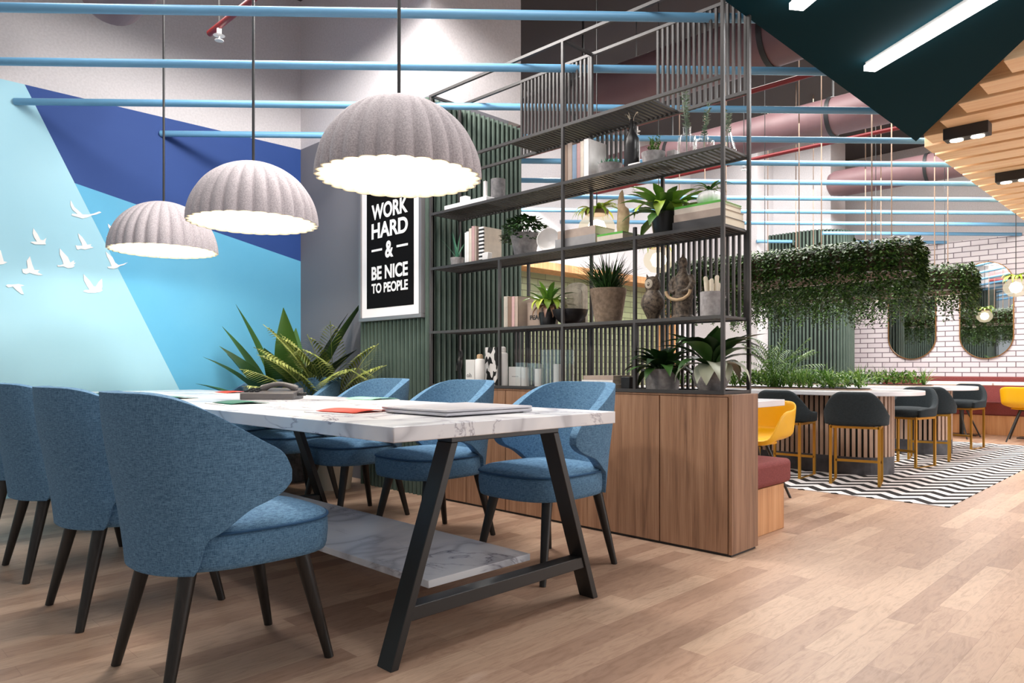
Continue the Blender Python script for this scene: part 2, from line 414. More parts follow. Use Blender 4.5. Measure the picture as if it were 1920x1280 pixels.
# mural wall: painted facets below 3 m, plain plaster above; a tiled niche further along
def poly_wall(name, faces):
    me = bpy.data.meshes.new(name); o = bpy.data.objects.new(name, me); COL.objects.link(o)
    vs = []; fs = []; mi = []; mats = []
    for mat, pts in faces:
        if mat not in mats: mats.append(mat)
        fs.append(tuple(range(len(vs), len(vs) + len(pts)))); vs += pts; mi.append(mats.index(mat))
    me.from_pydata(vs, [], fs)
    for m in mats: me.materials.append(M[m])
    for p, i in zip(me.polygons, mi): p.material_index = i
    return struct(o)
def W(*xz): return [(x, WY, z) for x, z in xz]
poly_wall('wall_left', [
    ('aqua', W((-5, 0), (2.674, 0), (1.2165, 3), (-5, 3))),
    ('navy', W((1.2165, 3), (1.537, 2.341), (3.42, 1.944), (3.42, 3))),
    ('sky', W((1.537, 2.341), (2.674, 0), (3.42, 0), (3.42, 1.944))),
    ('white_wall', W((-5, 3), (3.42, 3), (3.42, CZ), (-5, CZ))),
    ('white_wall', W((3.42, 2.2), (BX, 2.2), (BX, CZ), (3.42, CZ))),
    ('white_wall', W((3.42, 0), (6.2, 0), (6.2, 2.2), (3.42, 2.2))),
    ('white_wall', W((9.88, 0), (BX, 0), (BX, 2.2), (9.88, 2.2)))])
# niche behind the shelves
poly_wall('wall_niche', [('tile_green', [(6.2, 6.5, 0), (9.88, 6.5, 0), (9.88, 6.5, 2.2), (6.2, 6.5, 2.2)])])
struct(MB().box(9.88, 9.98, WY - .03, 6.5, 0, 2.3).build('trim_1', 'bench_wood', bevel=.004, seg=1))
struct(MB().box(6.2, 9.88, WY - .03, 6.5, 2.2, 2.3).build('trim_2', 'bench_wood', bevel=.004, seg=1))

# pillar in front of the mural wall's end: grey below, white above
struct(MB().box(3.417, 4.39, 4.246, WY, 3.0, CZ).build('wall_pillar_upper', 'white_wall'))
struct(MB().box(3.417, 4.24, 4.246, WY, 0, 3.0).build('wall_pillar_lower', 'grey_wall'))
# far pillar
struct(MB().box(10.95, 11.53, 4.165, 5.2, 0, CZ).build('wall_far_pillar', 'white_wall'))
struct(MB().box(10.4, BX, 5.05, WY, 0, CZ).build('wall_far_block', 'white_wall'))
# brick wall and the plaster above it
poly_wall('wall_right', [('brick', [(BX, -7, 0), (BX, 5.2, 0), (BX, 5.2, 2.86), (BX, -7, 2.86)]),
                         ('white_wall', [(BX, -7, 2.86), (BX, 5.2, 2.86), (BX, 5.2, CZ), (BX, -7, CZ)])])

# fluted green cladding
def fluted(name, path, z0, z1, pitch, wid, dep, label, cap=True):
    """vertical slats along a polyline with a dark backing; path runs so that the outside is on its left"""
    t = thing(name, (path[0][0], path[0][1], 0), label, 'wall panel')
    ox, oy = path[0]
    P = [(x - ox, y - oy) for x, y in path]
    back = MB(); sl = MB()
    for (x0, y0), (x1, y1) in zip(P, P[1:]):
        L = math.hypot(x1 - x0, y1 - y0); ux, uy = (x1 - x0) / L, (y1 - y0) / L; nx, ny = -uy, ux
        if L > .02:
            back.prism([(x0, y0), (x1, y1), (x1 - nx * .03, y1 - ny * .03), (x0 - nx * .03, y0 - ny * .03)][::-1], z0, z1 - .005)
    # evenly spaced slats by arc length
    segs = []; tot = 0
    for (x0, y0), (x1, y1) in zip(P, P[1:]):
        L = math.hypot(x1 - x0, y1 - y0); segs.append((tot, L, x0, y0, (x1 - x0) / L, (y1 - y0) / L)); tot += L
    n = int(tot / pitch)
    for i in range(n):
        s = (i + .5) * tot / n
        for a, L, x0, y0, ux, uy in segs:
            if a <= s <= a + L: break
        cx, cy = x0 + ux * (s - a), y0 + uy * (s - a); nx, ny = -uy, ux; h = wid / 2
        q = [(-h, 0), (h, 0), (h, dep * .55), (h * .55, dep), (-h * .55, dep), (-h, dep * .55)]
        sl.prism([(cx + ux * u + nx * v, cy + uy * u + ny * v) for u, v in q], z0, z1)
    back.build('backing', 'slat_back', t); sl.build('slats', 'slat_green', t)
    return t
# path order keeps the outside on the left
FL = (2.91, .0492, .028, .03)
fluted('fluted_panel', [(3.306, 4.107), (3.306, 4.994)], 0, *FL, 'grey-green fluted panel that carries the framed poster')
fluted('fluted_panel', [(4.27, 4.137), (3.308, 4.137)], 0, *FL, 'grey-green fluted panel on the side of the pillar, behind the steel shelves')
fluted('fluted_panel', [(4.272, 6.19), (4.272, 4.14)], 0, *FL, 'grey-green fluted panel on the back of the pillar, seen only in the mirrors')
# far rounded cladding
pts = [(10.95, 4.02)]
arc = [(11.28 + .5 * math.cos(a), 4.5 + .5 * math.sin(a)) for a in [math.radians(q) for q in range(-70, -181, -11)]]
t = fluted('fluted_panel', [(11.75, 4.3)] + arc + [(10.78, 5.05)], 0, 3.0, .052, .03, .03,
           'grey-green fluted cladding with a rounded corner beside the white brick wall')

# ------------------------------------------------------------------ overhead pipes, ducts
ZP = 2.86
du = Vector((.7248, -.689, 0))
for k in range(12):
    t = 3.913 + .69 * k if k < 11 else 11.6
    p = fw * t
    def at_y(y): return (y - p.y) / du.y
    def at_x(x): return (x - p.x) / du.x
    s0 = at_y(6.2)
    if k == 4: s0 = at_x(4.39)
    if k in (5, 6, 7, 8): s0 = at_y(6.2)
    if k >= 9: s0 = max(s0, at_x(10.4) if k == 9 else at_y(5.05))
    if p.x + du.x * s0 < -4: s0 = at_x(-4)
    s1 = min(at_y(1.79), at_x(BX))
    a = p + du * s0; b = p + du * s1
    o = MB().cyl((0, 0, 0), b - a, .025, n=14).build('ceiling_pipe', 'pipe_blue', smooth=True, loc=(a.x, a.y, ZP))
    tag(o, f'horizontal light blue pipe overhead, {ORD[k]} counting away from the viewer', 'pipe', 'light blue pipes strung overhead')

def duct(x, z, r, y0, y1, label, straps, col='duct'):
    t = thing('air_duct', (x, y0, z), label, 'air duct')
    L = y1 - y0
    prof = [(0.0, 0), (r * .7, .0), (r * .92, .04), (r, .12), (r, L)]
    m = MB().lathe(prof, 32)
    m.v = [(vx, vz, -vy) for vx, vy, vz in m.v]
    m.build('tube', col, t, smooth=True)
    for s in straps:
        b = MB().lathe([(r + .004, -.022), (r + .012, -.022), (r + .012, .022), (r + .004, .022)], 32, cap=False)
        b.v = [(vx, s - y0 + vz, -vy) for vx, vy, vz in b.v]
        b.build('strap', 'phone_k', t, smooth=True)
        h = MB().box(-.008, .008, s - y0 - .008, s - y0 + .008, r, CZ - z).build('hanger', 'phone_k', t)
    return t
# tubes run along y; y0 is the end nearer the camera side or the open one
duct(5.6, 3.6, .225, -4, 6.15, 'large dusty rose air duct overhead behind the shelving unit, thickest of the ducts', (4.55, 2.6))
duct(7.95, 3.65, .2, -4, 6.15, 'dusty rose air duct overhead, between the thickest duct and the closed-ended one', (3.0, 5.0))
t = thing('air_duct', (10.7, 4.0, 3.6), 'dusty rose air duct overhead with a closed end beside the far white pillar', 'air duct')
m = MB().lathe([(0, .1), (.09, .1), (.15, .07), (.185, 0), (.185, -8)], 32); m.v = [(x, z, -y) for x, y, z in m.v]
m.f = [q[::-1] for q in m.f]
m.build('tube', 'duct', t, smooth=True)
b = MB().lathe([(.189, -.02), (.197, -.02), (.197, .02), (.189, .02)], 32, cap=False); b.v = [(x, z - 1.2, -y) for x, y, z in b.v]
b.build('strap', 'phone_k', t, smooth=True)
g = MB().box(-.19, -.183, -2.15, -1.9, -.1, .1).build('grille', 'white_metal', t)
# short duct above the table by the mural wall
t = thing('air_duct', (1.53, 5.3, 3.44), 'dusty rose air duct with a closed end, high above the mural', 'air duct')
m = MB().lathe([(0, .14), (.1, .14), (.16, .09), (.2, 0), (.2, -8)], 32); m.v = [(x, z, -y) for x, y, z in m.v]; m.f = [q[::-1] for q in m.f]
m.build('tube', 'duct', t, smooth=True)
MB().box(-.008, .008, -1.5, -1.48, .2, CZ - 3.44).build('hanger', 'phone_k', t)

def sprinkler(x, y, z, label, y1, heads):
    t = thing('sprinkler_pipe', (x, y, z), label, 'sprinkler pipe')
    MB().cyl((0, 0, 0), (0, y1 - y, 0), .022, n=10).build('tube', 'red_pipe', t, smooth=True)
    for h in heads:
        MB().cyl((0, h - y, -.02), (0, h - y, -.06), .016, n=10).cyl((0, h - y, -.06), (0, h - y, -.068), .012, .04, 12).cyl((0, h - y, -.068), (0, h - y, -.1), .007, n=8).cyl((0, h - y, -.1), (0, h - y, -.104), .03, n=12).build('nozzle', 'white_metal', t, smooth=True)
        MB().cyl((0, h - y, .02), (0, h - y, CZ - z), .005, n=6).build('hanger', 'phone_k', t)
sprinkler(5.8, -2, 3.3, 'red sprinkler pipe running overhead behind the top of the shelving unit', 6.1, (4.05, 1.0))
sprinkler(7.7, -2, 3.3, 'red sprinkler pipe overhead beyond the shelves, farther off than the other long red one', 6.1, (3.9, 5.4))
sprinkler(2.1, 1.6, 3.3, 'short red sprinkler pipe with an open end, high above the table', 5.09, (4.93,))

# ------------------------------------------------------------------ dropped ceilings
SZ = 2.79
struct(MB().prism([(2.2, 1.79), (1.65, -1.23), (4.91, .80), (6.5, 1.79)], SZ, 3.15).build('ceiling_soffit', 'teal'))
# light strips under the soffit
for i, (a, b) in enumerate((((4.62, 1.53), (3.9, .5)), ((3.57, 1.53), (2.85, .5)))):
    t = thing('light_strip', (a[0], a[1], SZ), 'linear ceiling light glowing white under the dark teal soffit, ' + ('beside the wooden beams' if i == 0 else 'farther from the beams'), 'ceiling light', 'linear lights on the teal soffit')
    d = (b[0] - a[0], b[1] - a[1], 0)
    MB().beam((0, 0, -.013), (d[0], d[1], -.018), .05, .036).build('housing', 'white_metal', t)
    MB().beam((d[0] * .003, d[1] * .003, -.04), (d[0] * .997, d[1] * .997, -.052), .076, .032).build('diffuser', 'strip', t)
# wooden slatted ceiling
t = thing('beam_ceiling', (6.5, 1.79, 2.8), 'ceiling of parallel light oak beams beside the dark teal soffit', 'ceiling panel')
for j in range(-4, 20):
    x = 6.42 + .31 * j
    ys = min(1.79, .80 + (x - .03 - 4.91) / 1.622)
    MB().box(x - 6.5, x - 6.5 + .24, -5 - 1.79, ys - 1.79, -.01, .17).build('beam', 'ceil_wood', t, bevel=.004, seg=1)
MB().prism([(-1.4, -.96), (-1.4, -6.8), (5.95, -6.8), (5.95, 0), (.05, 0)], .15, .2).build('backing_board', 'ceil_wood', t)
for (x, y, lab) in ((6.37, 1.4, 'nearer the teal soffit'), (8.15, 1.4, 'farther from the teal soffit')):
    t = thing('ceiling_spotlight', (x, y, 2.79), f'black twin-lamp spotlight on the oak beams, {lab}', 'spotlight', 'twin spotlights on the oak beams')
    MB().box(-.06, .06, -.15, .15, -.09, 0).build('housing', 'phone_k', t, bevel=.004, seg=1)
    for q in (-.07, .07): MB().cyl((0, q, -.0905), (0, q, -.096), .045, n=20).build('lens', 'spot_lens', t)

# ------------------------------------------------------------------ poster
t = thing('framed_poster', (3.262, 4.55, 1.306), 'framed black poster reading WORK HARD & BE NICE TO PEOPLE on the green fluted panel', 'poster')
# local: x depth (towards -x is the room), y along the wall, z up; the picture's left is +y
PH = 1.12
fr = MB()
y0, y1 = -.405, .405
for b in ((y0, y1, 0, .03), (y0, y1, PH - .03, PH), (y0, y0 + .03, .03, PH - .03), (y1 - .03, y1, .03, PH - .03)):
    fr.box(-.02, .02, b[0], b[1], b[2], b[3])
fr.build('frame', plain('grey_aluminium_frame', rgb(128, 126, 128), .4, .4), t, bevel=.002, seg=1)
MB().box(-.008, .012, y0 + .03, y1 - .03, .03, PH - .03).build('mount', plain('white_mat_board', rgb(238, 234, 236), .8), t)
MB().box(-.0095, -.007, y0 + .1, y1 - .1, .10, PH - .10).build('print', plain('black_print', rgb(10, 9, 10), .8, Specular_IOR_Level=.1), t)
def text(parent, body, wid, hgt, y, z, x=-.011, mat='white_print', name='lettering', rz=-PI / 2, bold=.052, tilt=PI / 2):
    c = bpy.data.curves.new(name, 'FONT'); c.body = body; c.align_x = 'CENTER'; c.align_y = 'CENTER'; c.extrude = .0006; c.offset = bold * .6
    o = bpy.data.objects.new('tmp', c); COL.objects.link(o)
    bpy.context.view_layer.update()
    me = bpy.data.meshes.new_from_object(o.evaluated_get(bpy.context.evaluated_depsgraph_get()))
    bpy.data.objects.remove(o); bpy.data.curves.remove(c)
    xs = [v.co.x for v in me.vertices]; ys = [v.co.y for v in me.vertices]
    cx, cy = (min(xs) + max(xs)) / 2, (min(ys) + max(ys)) / 2; sx, sy = wid / (max(xs) - min(xs)), hgt / (max(ys) - min(ys))
    for v in me.vertices: v.co = ((v.co.x - cx) * sx, (v.co.y - cy) * sy, v.co.z)
    me.name = name; me.materials.clear(); me.materials.append(M[mat])
    o = bpy.data.objects.new(name, me); COL.objects.link(o); o.parent = parent
    o.location = (x, y, z); o.rotation_euler = (tilt, 0, rz)
    return o
for body, wd, h, zz in (('WORK', .47, .122, .853), ('HARD', .47, .122, .705), ('&', .105, .13, .545), ('BE NICE', .47, .108, .374), ('TO PEOPLE', .47, .078, .255)):
    text(t, body, wd, h, 0, zz)
MB().box(-.0115, -.0095, .095, .235, .545, .562).box(-.0115, -.0095, -.235, -.095, .545, .562).build('lettering', 'white_print', t)

# ------------------------------------------------------------------ bird cut-outs on the mural wall
BIRDS = [
 ('largest white bird cut-out with long swept wings, topmost on the mural', [(1.509, 2.205), (1.506, 2.17), (1.521, 2.138), (1.555, 2.108), (1.518, 2.106), (1.515, 2.092), (1.552, 2.086), (1.589, 2.079), (1.627, 2.095), (1.652, 2.113), (1.683, 2.124), (1.719, 2.146), (1.703, 2.151), (1.664, 2.129), (1.63, 2.116), (1.589, 2.11), (1.558, 2.137), (1.534, 2.157)]),
 ('white bird cut-out with one raised wing, upper left of the flock', [(1.269, 1.961), (1.265, 1.923), (1.276, 1.891), (1.291, 1.866), (1.259, 1.862), (1.251, 1.856), (1.279, 1.844), (1.314, 1.847), (1.348, 1.852), (1.344, 1.869), (1.351, 1.901), (1.331, 1.881), (1.314, 1.882), (1.296, 1.921)]),
 ('white bird cut-out below the topmost one, left of the slanted colour edge', [(1.558, 1.962), (1.564, 1.928), (1.583, 1.889), (1.586, 1.871), (1.558, 1.868), (1.54, 1.869), (1.549, 1.843), (1.558, 1.837), (1.577, 1.847), (1.608, 1.844), (1.639, 1.857), (1.664, 1.867), (1.642, 1.875), (1.649, 1.89), (1.62, 1.883), (1.608, 1.906), (1.586, 1.938)]),
 ('white bird cut-out with a tall pointed wing in the middle of the flock', [(1.437, 1.833), (1.437, 1.788), (1.455, 1.745), (1.461, 1.718), (1.437, 1.706), (1.42, 1.707), (1.425, 1.694), (1.461, 1.701), (1.491, 1.69), (1.521, 1.697), (1.537, 1.712), (1.528, 1.718), (1.543, 1.737), (1.531, 1.736), (1.532, 1.754), (1.506, 1.734), (1.491, 1.773), (1.461, 1.805)]),
 ('white bird cut-out flying head down, left of the middle one', [(1.248, 1.754), (1.228, 1.718), (1.234, 1.665), (1.217, 1.657), (1.199, 1.655), (1.205, 1.629), (1.225, 1.621), (1.245, 1.633), (1.273, 1.625), (1.302, 1.619), (1.328, 1.624), (1.296, 1.641), (1.308, 1.659), (1.276, 1.656), (1.262, 1.695)]),
 ('white bird cut-out with its wing pointing down, lowest of the flock on the left', [(1.102, 1.527), (1.111, 1.536), (1.139, 1.537), (1.178, 1.545), (1.214, 1.538), (1.191, 1.528), (1.2, 1.502), (1.21, 1.473), (1.194, 1.475), (1.166, 1.499), (1.144, 1.524), (1.117, 1.515)]),
 ('white bird cut-out with both wings raised in a V', [(1.595, 1.655), (1.598, 1.61), (1.617, 1.569), (1.636, 1.539), (1.602, 1.533), (1.592, 1.522), (1.627, 1.514), (1.671, 1.517), (1.709, 1.527), (1.727, 1.542), (1.719, 1.549), (1.725, 1.571), (1.722, 1.631), (1.699, 1.604), (1.68, 1.567), (1.664, 1.566), (1.639, 1.606)]),
 ('white bird cut-out across the slanted edge, just under the farthest dome lamp', [(1.748, 1.844), (1.757, 1.81), (1.78, 1.762), (1.79, 1.734), (1.76, 1.728), (1.767, 1.718), (1.806, 1.716), (1.833, 1.728), (1.852, 1.744), (1.879, 1.754), (1.909, 1.779), (1.872, 1.761), (1.839, 1.75), (1.816, 1.766), (1.796, 1.807)]),
 ('white bird cut-out cut off by the left edge of the picture', [(1.052, 1.771), (1.057, 1.733), (1.062, 1.694), (1.036, 1.678), (1.046, 1.666), (1.068, 1.675), (1.09, 1.68), (1.111, 1.696), (1.09, 1.7), (1.081, 1.735), (1.071, 1.777)]),
 ('white bird cut-out on the sky-blue facet, mostly behind the farthest dome lamp', [(1.764, 2.065), (1.767, 2.04), (1.79, 2.007), (1.806, 1.974), (1.754, 1.967), (1.757, 1.946), (1.819, 1.946), (1.866, 1.967), (1.846, 1.986), (1.8, 2.034)]),
]
for lab, pts in BIRDS:
    cx = sum(p[0] for p in pts) / len(pts); cz = sum(p[1] for p in pts) / len(pts)
    m = MB(); n = len(pts)
    m.add([(x - cx, 0, z - cz) for x, z in pts] + [(x - cx, -.005, z - cz) for x, z in pts],
          [tuple(range(n)), tuple(range(2 * n - 1, n - 1, -1))] + [(i, n + i, n + (i + 1) % n, (i + 1) % n) for i in range(n)])
    tag(m.build('wall_bird', 'white_print', loc=(cx, WY - .0005, cz)), lab, 'wall decoration', 'white birds on the mural')

# ------------------------------------------------------------------ dining table
t = thing('dining_table', (1.836, 1.772, 0), 'long white marble dining table on black slanted steel legs with a marble shelf below', 'table')
TL = 4.25
MB().box(-.554, .554, 0, TL, .7115, .76).build('tabletop', 'marble', t, bevel=.003)
for y in (.085, 2.1, 4.13):
    for s in (-1, 1):
        m = MB(); q = []
        for (x, z) in ((.50, 0), (.2555, .69)):
            for dx, dy in ((-.0155, -.0375), (.0155, -.0375), (.0155, .0375), (-.0155, .0375)): q.append((s * x - .015 + dx, y + dy, z))
        m.add(q, [(0, 3, 2, 1), (4, 5, 6, 7), (0, 1, 5, 4), (1, 2, 6, 5), (2, 3, 7, 6), (3, 0, 4, 7)])
        m.build('leg', 'black_metal', t, bevel=.002, seg=1)
    MB().box(-.285, .255, y - .0375, y + .0375, .69, .7115).build('top_bar', 'black_metal', t, bevel=.002, seg=1)
    MB().box(-.455, .425, y - .03, y + .03, .135, .18).build('stretcher', 'black_metal', t, bevel=.002, seg=1)
MB().box(-.285, .225, .17, TL - .17, .18, .207).build('lower_shelf', 'marble', t, bevel=.002)

# ------------------------------------------------------------------ blue chairs
def sup(a, rx, ry, n=2.6):
    c, s = math.cos(a), math.sin(a)
    return (rx * math.copysign(abs(c) ** (2 / n), c), ry * math.copysign(abs(s) ** (2 / n), s))
def sm(a, b, x):
    k = max(0, min(1, (x - a) / (b - a))); return k * k * (3 - 2 * k)
def make_chair(label):
    t = thing('dining_chair', (0, 0, 0), label, 'chair', 'blue chairs around the marble table')
    # seat: rounded front, slightly crowned cushion
    out = []
    for i in range(40):
        a = 2 * PI * i / 40; x, y = sup(a, .266, .25, 3.0)
        out.append((x + .032, y * (1 + .03 * (x / .266))))
    rows = []
    for k, z in ((.9, .352), (.985, .356), (1.0, .372), (1.012, .41), (1.01, .446), (.985, .458)): rows.append([(x * k, y * k, z) for x, y in out])
    m = MB().grid(rows, True); m.f.append(tuple(range(39, -1, -1)))
    m.f.append(tuple(range(5 * 40, 6 * 40))); m.build('seat_base', 'blue', t, smooth='all')
    rows = [[(x * k, y * k, z) for x, y in out] for k, z in ((.985, .456), (1.0, .463), (.985, .470), (.9, .482), (.7, .492), (.4, .498), (.1, .5))]
    m = MB().grid(rows, True); m.f.append(tuple(range(6 * 40, 7 * 40))); s = m.build('seat', 'blue', t, smooth='all')
    pp = [(x * 1.008, y * 1.008, .461) for x, y in out]
    MB().tube(pp + pp[:1], .0045, 6, False).build('piping', 'blue_seam', s, smooth=True)
    # wrap-round back with wings
    N, K = 56, 12; rows = []
    for i in range(N + 1):
        u = -1 + 2 * i / N                       # -1 .. 1 from one wing tip round the back to the other
        a = PI + u * math.radians(106)           # angle on the plan outline
        x, y = sup(a, .282, .266, 2.35)
        au = abs(u)
        fx = (x + .282) / .564                   # 0 at the back, 1 at the front
        ztop = .868 - .195 * sm(.02, .74, fx) ** 1.15 - .05 * sm(.93, 1, au) ** 2
        zbot = .35 + .10 * sm(.185, .235, fx) + .09 * sm(.21, .52, fx) + .025 * sm(.5, .64, fx) + .03 * sm(.93, 1, au) ** 2
        r = []
        for k in range(K + 1):
            v = k / K; z = zbot + (ztop - zbot) * v
            lean = .05 * sm(.36, .9, z) * (1 - sm(.05, .75, fx))          # back leans out towards the top
            fl = 1 + .05 * sm(.36, .8, z) * (1 - .3 * fx) - .02 * (1 - sm(.34, .44, z))
            r.append((x * fl - lean + .0, y * fl, z))
        rows.append(r)
    bk = MB().grid(rows).build('backrest', 'blue', t, smooth='all', solid=.048, off=1, bevel=0, sub=1)
    bv = bk.modifiers.new('round', 'BEVEL'); bv.width = .014; bv.segments = 2; bv.limit_method = 'ANGLE'; bv.angle_limit = math.radians(50)
    bk.modifiers.move(2, 1)
    for sx in (-1, 1):
        for sy in (-1, 1):
            top = (sx * .175, sy * .165, .36); bot = (sx * .255, sy * .21, 0)
            MB().tube([bot, ((top[0] + bot[0]) / 2, (top[1] + bot[1]) / 2, .18), top], [.0145, .020, .025], 14).build('leg', 'black_wood', t, smooth=True)
    return t
chair = None
def put_chair(x, y, rz, label):
    global chair
    if chair is None:
        chair = make_chair(label); chair.location = (x, y, 0); chair.rotation_euler = (0, 0, rz)
    else: dup(chair, (x, y, 0), rz, label)
LCH = ['blue upholstered dining chair seen from behind, nearest to the viewer', 'blue upholstered dining chair seen from behind, second from the viewer',
       'blue upholstered dining chair seen from behind, cut by the left edge of the picture', 'blue dining chair at the far end of the row seen from behind']
for y, l in zip((2.275, 3.095, 3.91, 4.73), LCH): put_chair(.985, y, 0, l)
RCH = ['blue dining chair on the cabinet side, at the near end of the marble table', 'blue dining chair on the cabinet side, second from the near table end',
       'blue dining chair on the cabinet side, third from the near table end', 'blue dining chair on the cabinet side, right in front of the palm',
       'blue dining chair on the cabinet side, closest to the mural wall, behind the desk phone']
for y, l in zip((2.285, 3.125, 3.915, 4.735, 5.55), RCH): put_chair(2.535, y, PI, l)

# ------------------------------------------------------------------ dome pendants
def make_pendant(label):
    t = thing('pendant_lamp', (0, 0, 0), label, 'pendant lamp', 'grey felt dome lamps above the table')
    Rr, Hh = .345, .34
    n = 28 * 8
    rf = lambda th, z: 1 + .062 * (abs(math.sin(th * 14)) ** .65 - .7) * min(1, (Hh - z) / .06 + .05)
    prof = [(Rr * math.cos(a), Hh * math.sin(a)) for a in [PI / 2 * i / 26 for i in range(26)]] + [(.012, Hh)]
    MB().lathe(prof, n, rf=rf, cap=False).build('shade', 'felt', t, smooth='all')
    prof2 = [(r - .009 if r > .03 else r, z - .004 if z > .03 else z) for r, z in prof]
    m = MB().lathe([(Rr, 0)] + prof2, n, rf=rf, cap=False); m.build('shade_lining', 'felt_in', t, smooth='all')
    MB().cyl((0, 0, Hh - .002), (0, 0, CZ - 1.742), .0075, n=10).build('cord', 'phone_k', t, smooth=True)
    MB().lathe([(.0, Hh - .12), (.022, Hh - .12), (.024, Hh - .03), (.0, Hh - .03)], 16).build('lamp_holder', 'phone_k', t, smooth=True)
    MB().lathe([(0, .07), (.045, .085), (.065, .13), (.05, .18), (.024, .22), (0, .22)], 20).build('bulb', 'bulb', t, smooth='all')
    return t
pend = make_pendant('grey ribbed felt dome lamp, nearest the viewer, in front of the poster')
pend.location = (1.83, 2.49, 1.742)
PL = [(1.83, 2.49)]
for y, l in ((3.845, 'grey ribbed felt dome lamp, the middle one of the row above the table'), (5.2, 'grey ribbed felt dome lamp, farthest of the row, before the mural')):
    dup(pend, (1.83, y, 1.742), 0, l); PL.append((1.83, y))

# ------------------------------------------------------------------ oak cabinet run and the steel shelving on it
CX0, CX1, CY0, CY1, CH = 3.281, 3.562, 1.725, 4.095, .805
t = thing('low_cabinet', (CX0, CY0, 0), 'long low brown oak cabinet with flush doors under the steel shelving', 'cabinet')
D = CX1 - CX0; L = CY1 - CY0
MB().box(.02, D, 0, L, .012, CH).box(.0, .02, 0, .018, .012, CH).box(0, .02, 0.018, L, CH - .012, CH).build('body', 'cab_wood', t, bevel=.0015, seg=1)
MB().box(.012, D - .01, .01, L, 0, .012).build('plinth', 'phone_k', t)
ys = [.02, .418, .806, 1.195, 1.588, 1.973, L]
for a, b in zip(ys, ys[1:]):
    MB().box(.0, .019, a + .003, b - .003, .014, CH - .0145).build('door', 'cab_wood', t, bevel=.0015, seg=1)

SX0, SX1, SY0, SY1 = 3.285, 3.56, 1.775, 4.095
t = thing('shelving_unit', (SX0, SY0, CH), 'tall open dark grey steel shelving unit with slatted shelves standing on the oak cabinet', 'shelf')
D = SX1 - SX0; L = SY1 - SY0; pw = .0185
LV = [1.203 - CH, 1.662 - CH, 2.056 - CH, 2.40 - CH]        # top faces of the shelves
TOP = 2.915 - CH
def post(x, y, z0=0, z1=TOP): MB().box(x - pw / 2, x + pw / 2, y - pw / 2, y + pw / 2, z0, z1).build('post', 'dark_metal', t, bevel=.0015, seg=1)
for x in (0, D):
    for y in (0, 1.05, L - .012): post(x, y)
    post(x, .528, 0, LV[1] + .05 if x == 0 else LV[2])
    post(x, 1.595, 0, LV[1])
def rail(y0, y1, z, x, w=.018): MB().box(x - w / 2, x + w / 2, y0, y1, z - .018, z).build('rail', 'dark_metal', t)
def cross(y, z): MB().box(0, D, y - .008, y + .008, z - .016, z).build('rail', 'dark_metal', t)
for x in (0, D):
    for z in LV + [TOP, .018]: rail(0, L, z, x)
for y in (0, 1.05, L - .012): cross(y, TOP)
cross(0, .018)
def deck(y0, y1, z, pitch=.0305):
    m = MB(); n = int((y1 - y0) / pitch)
    for i in range(n):
        y = y0 + (i + .5) * (y1 - y0) / n
        m.box(.008, D - .008, y - .0078, y + .0078, z - .012, z - .001)
    m.build('shelf', 'dark_metal', t)
    for y in (y0 + .005, (y0 + y1) / 2 + .3, (y0 + y1) / 2 - .3, y1 - .005):
        pass
for z in LV[:3]: deck(0, L, z)
deck(.42, 1.52, LV[3])
deck(0, L, .012)
def screen(y0, y1, z0, z1, pitch=.0335):
    m = MB(); n = round((y1 - y0) / pitch)
    for i in range(n + 1):
        y = y0 + i * (y1 - y0) / n
        m.box(D - .006, D + .008, y - .0068, y + .0068, z0, z1)
    m.build('screen', 'dark_metal', t)
screen(.02, .56, LV[3] - .02, TOP)
screen(1.07, 1.66, LV[3] - .02, TOP)
screen(.02, .56, LV[0], LV[1])
screen(.33, 1.72, .0, LV[0])
screen(.72, 1.0, LV[2], LV[3])

# ------------------------------------------------------------------ things on the shelves: makers
def rosette(m, n, L, W, e0, e1, droop, base=(0, 0, 0), r0=.01, n_seg=6, wf=None, jit=.15, fold=.3, tip=.05):
    for i in range(n):
        k = i / max(1, n - 1); az = i * 2.39996 + R.uniform(-.15, .15)
        el = e0 + (e1 - e0) * k + R.uniform(-jit, jit)
        m.blade((base[0] + math.cos(az) * r0, base[1] + math.sin(az) * r0, base[2]), az, el, L * R.uniform(.8, 1.1), W * R.uniform(.85, 1.1), droop * R.uniform(.7, 1.25), n_seg, fold, tip, wf)
    return m
spear = lambda t: (1 - t) ** .6 * min(1, .55 + t * 1.2)
strap = lambda t: min(1, .75 + t * .6) * (1 - max(0, t - .72) / .30 if t > .72 else 1)
oval = lambda t: (.10 if t < .22 else max(.02, math.sin(PI * min(1, (t - .16) / .84) ** .75)))
def pot(parent, name, prof, mat, soil_z=None, soil_r=0, n=32):
    MB().lathe(prof, n).build(name, mat, parent, smooth=True)
    if soil_z: MB().lathe([(0, soil_z), (soil_r, soil_z), (soil_r, soil_z - .004)], 20, cap=False).build('soil', 'soil', parent)
def shell_prof(r0, r1, h, th=.006, mid=None):
    p = [(0, 0), (r0, 0)]
    if mid: p += mid
    p += [(r1, h), (r1 - th, h), (r0 - th, h * .25), (0, h * .22)]
    return p
def box_item(name, x, y, z, dx, dy, dz, mat, label, cat, group=None, rz=0, bevel=.003, tilt=None):
    o = MB().box(-dx / 2, dx / 2, -dy / 2, dy / 2, 0, dz).build(name, mat, bevel=bevel, seg=2, loc=(x, y, z))
    o.rotation_euler = (tilt or 0, 0, rz)
    return tag(o, label, cat, group)
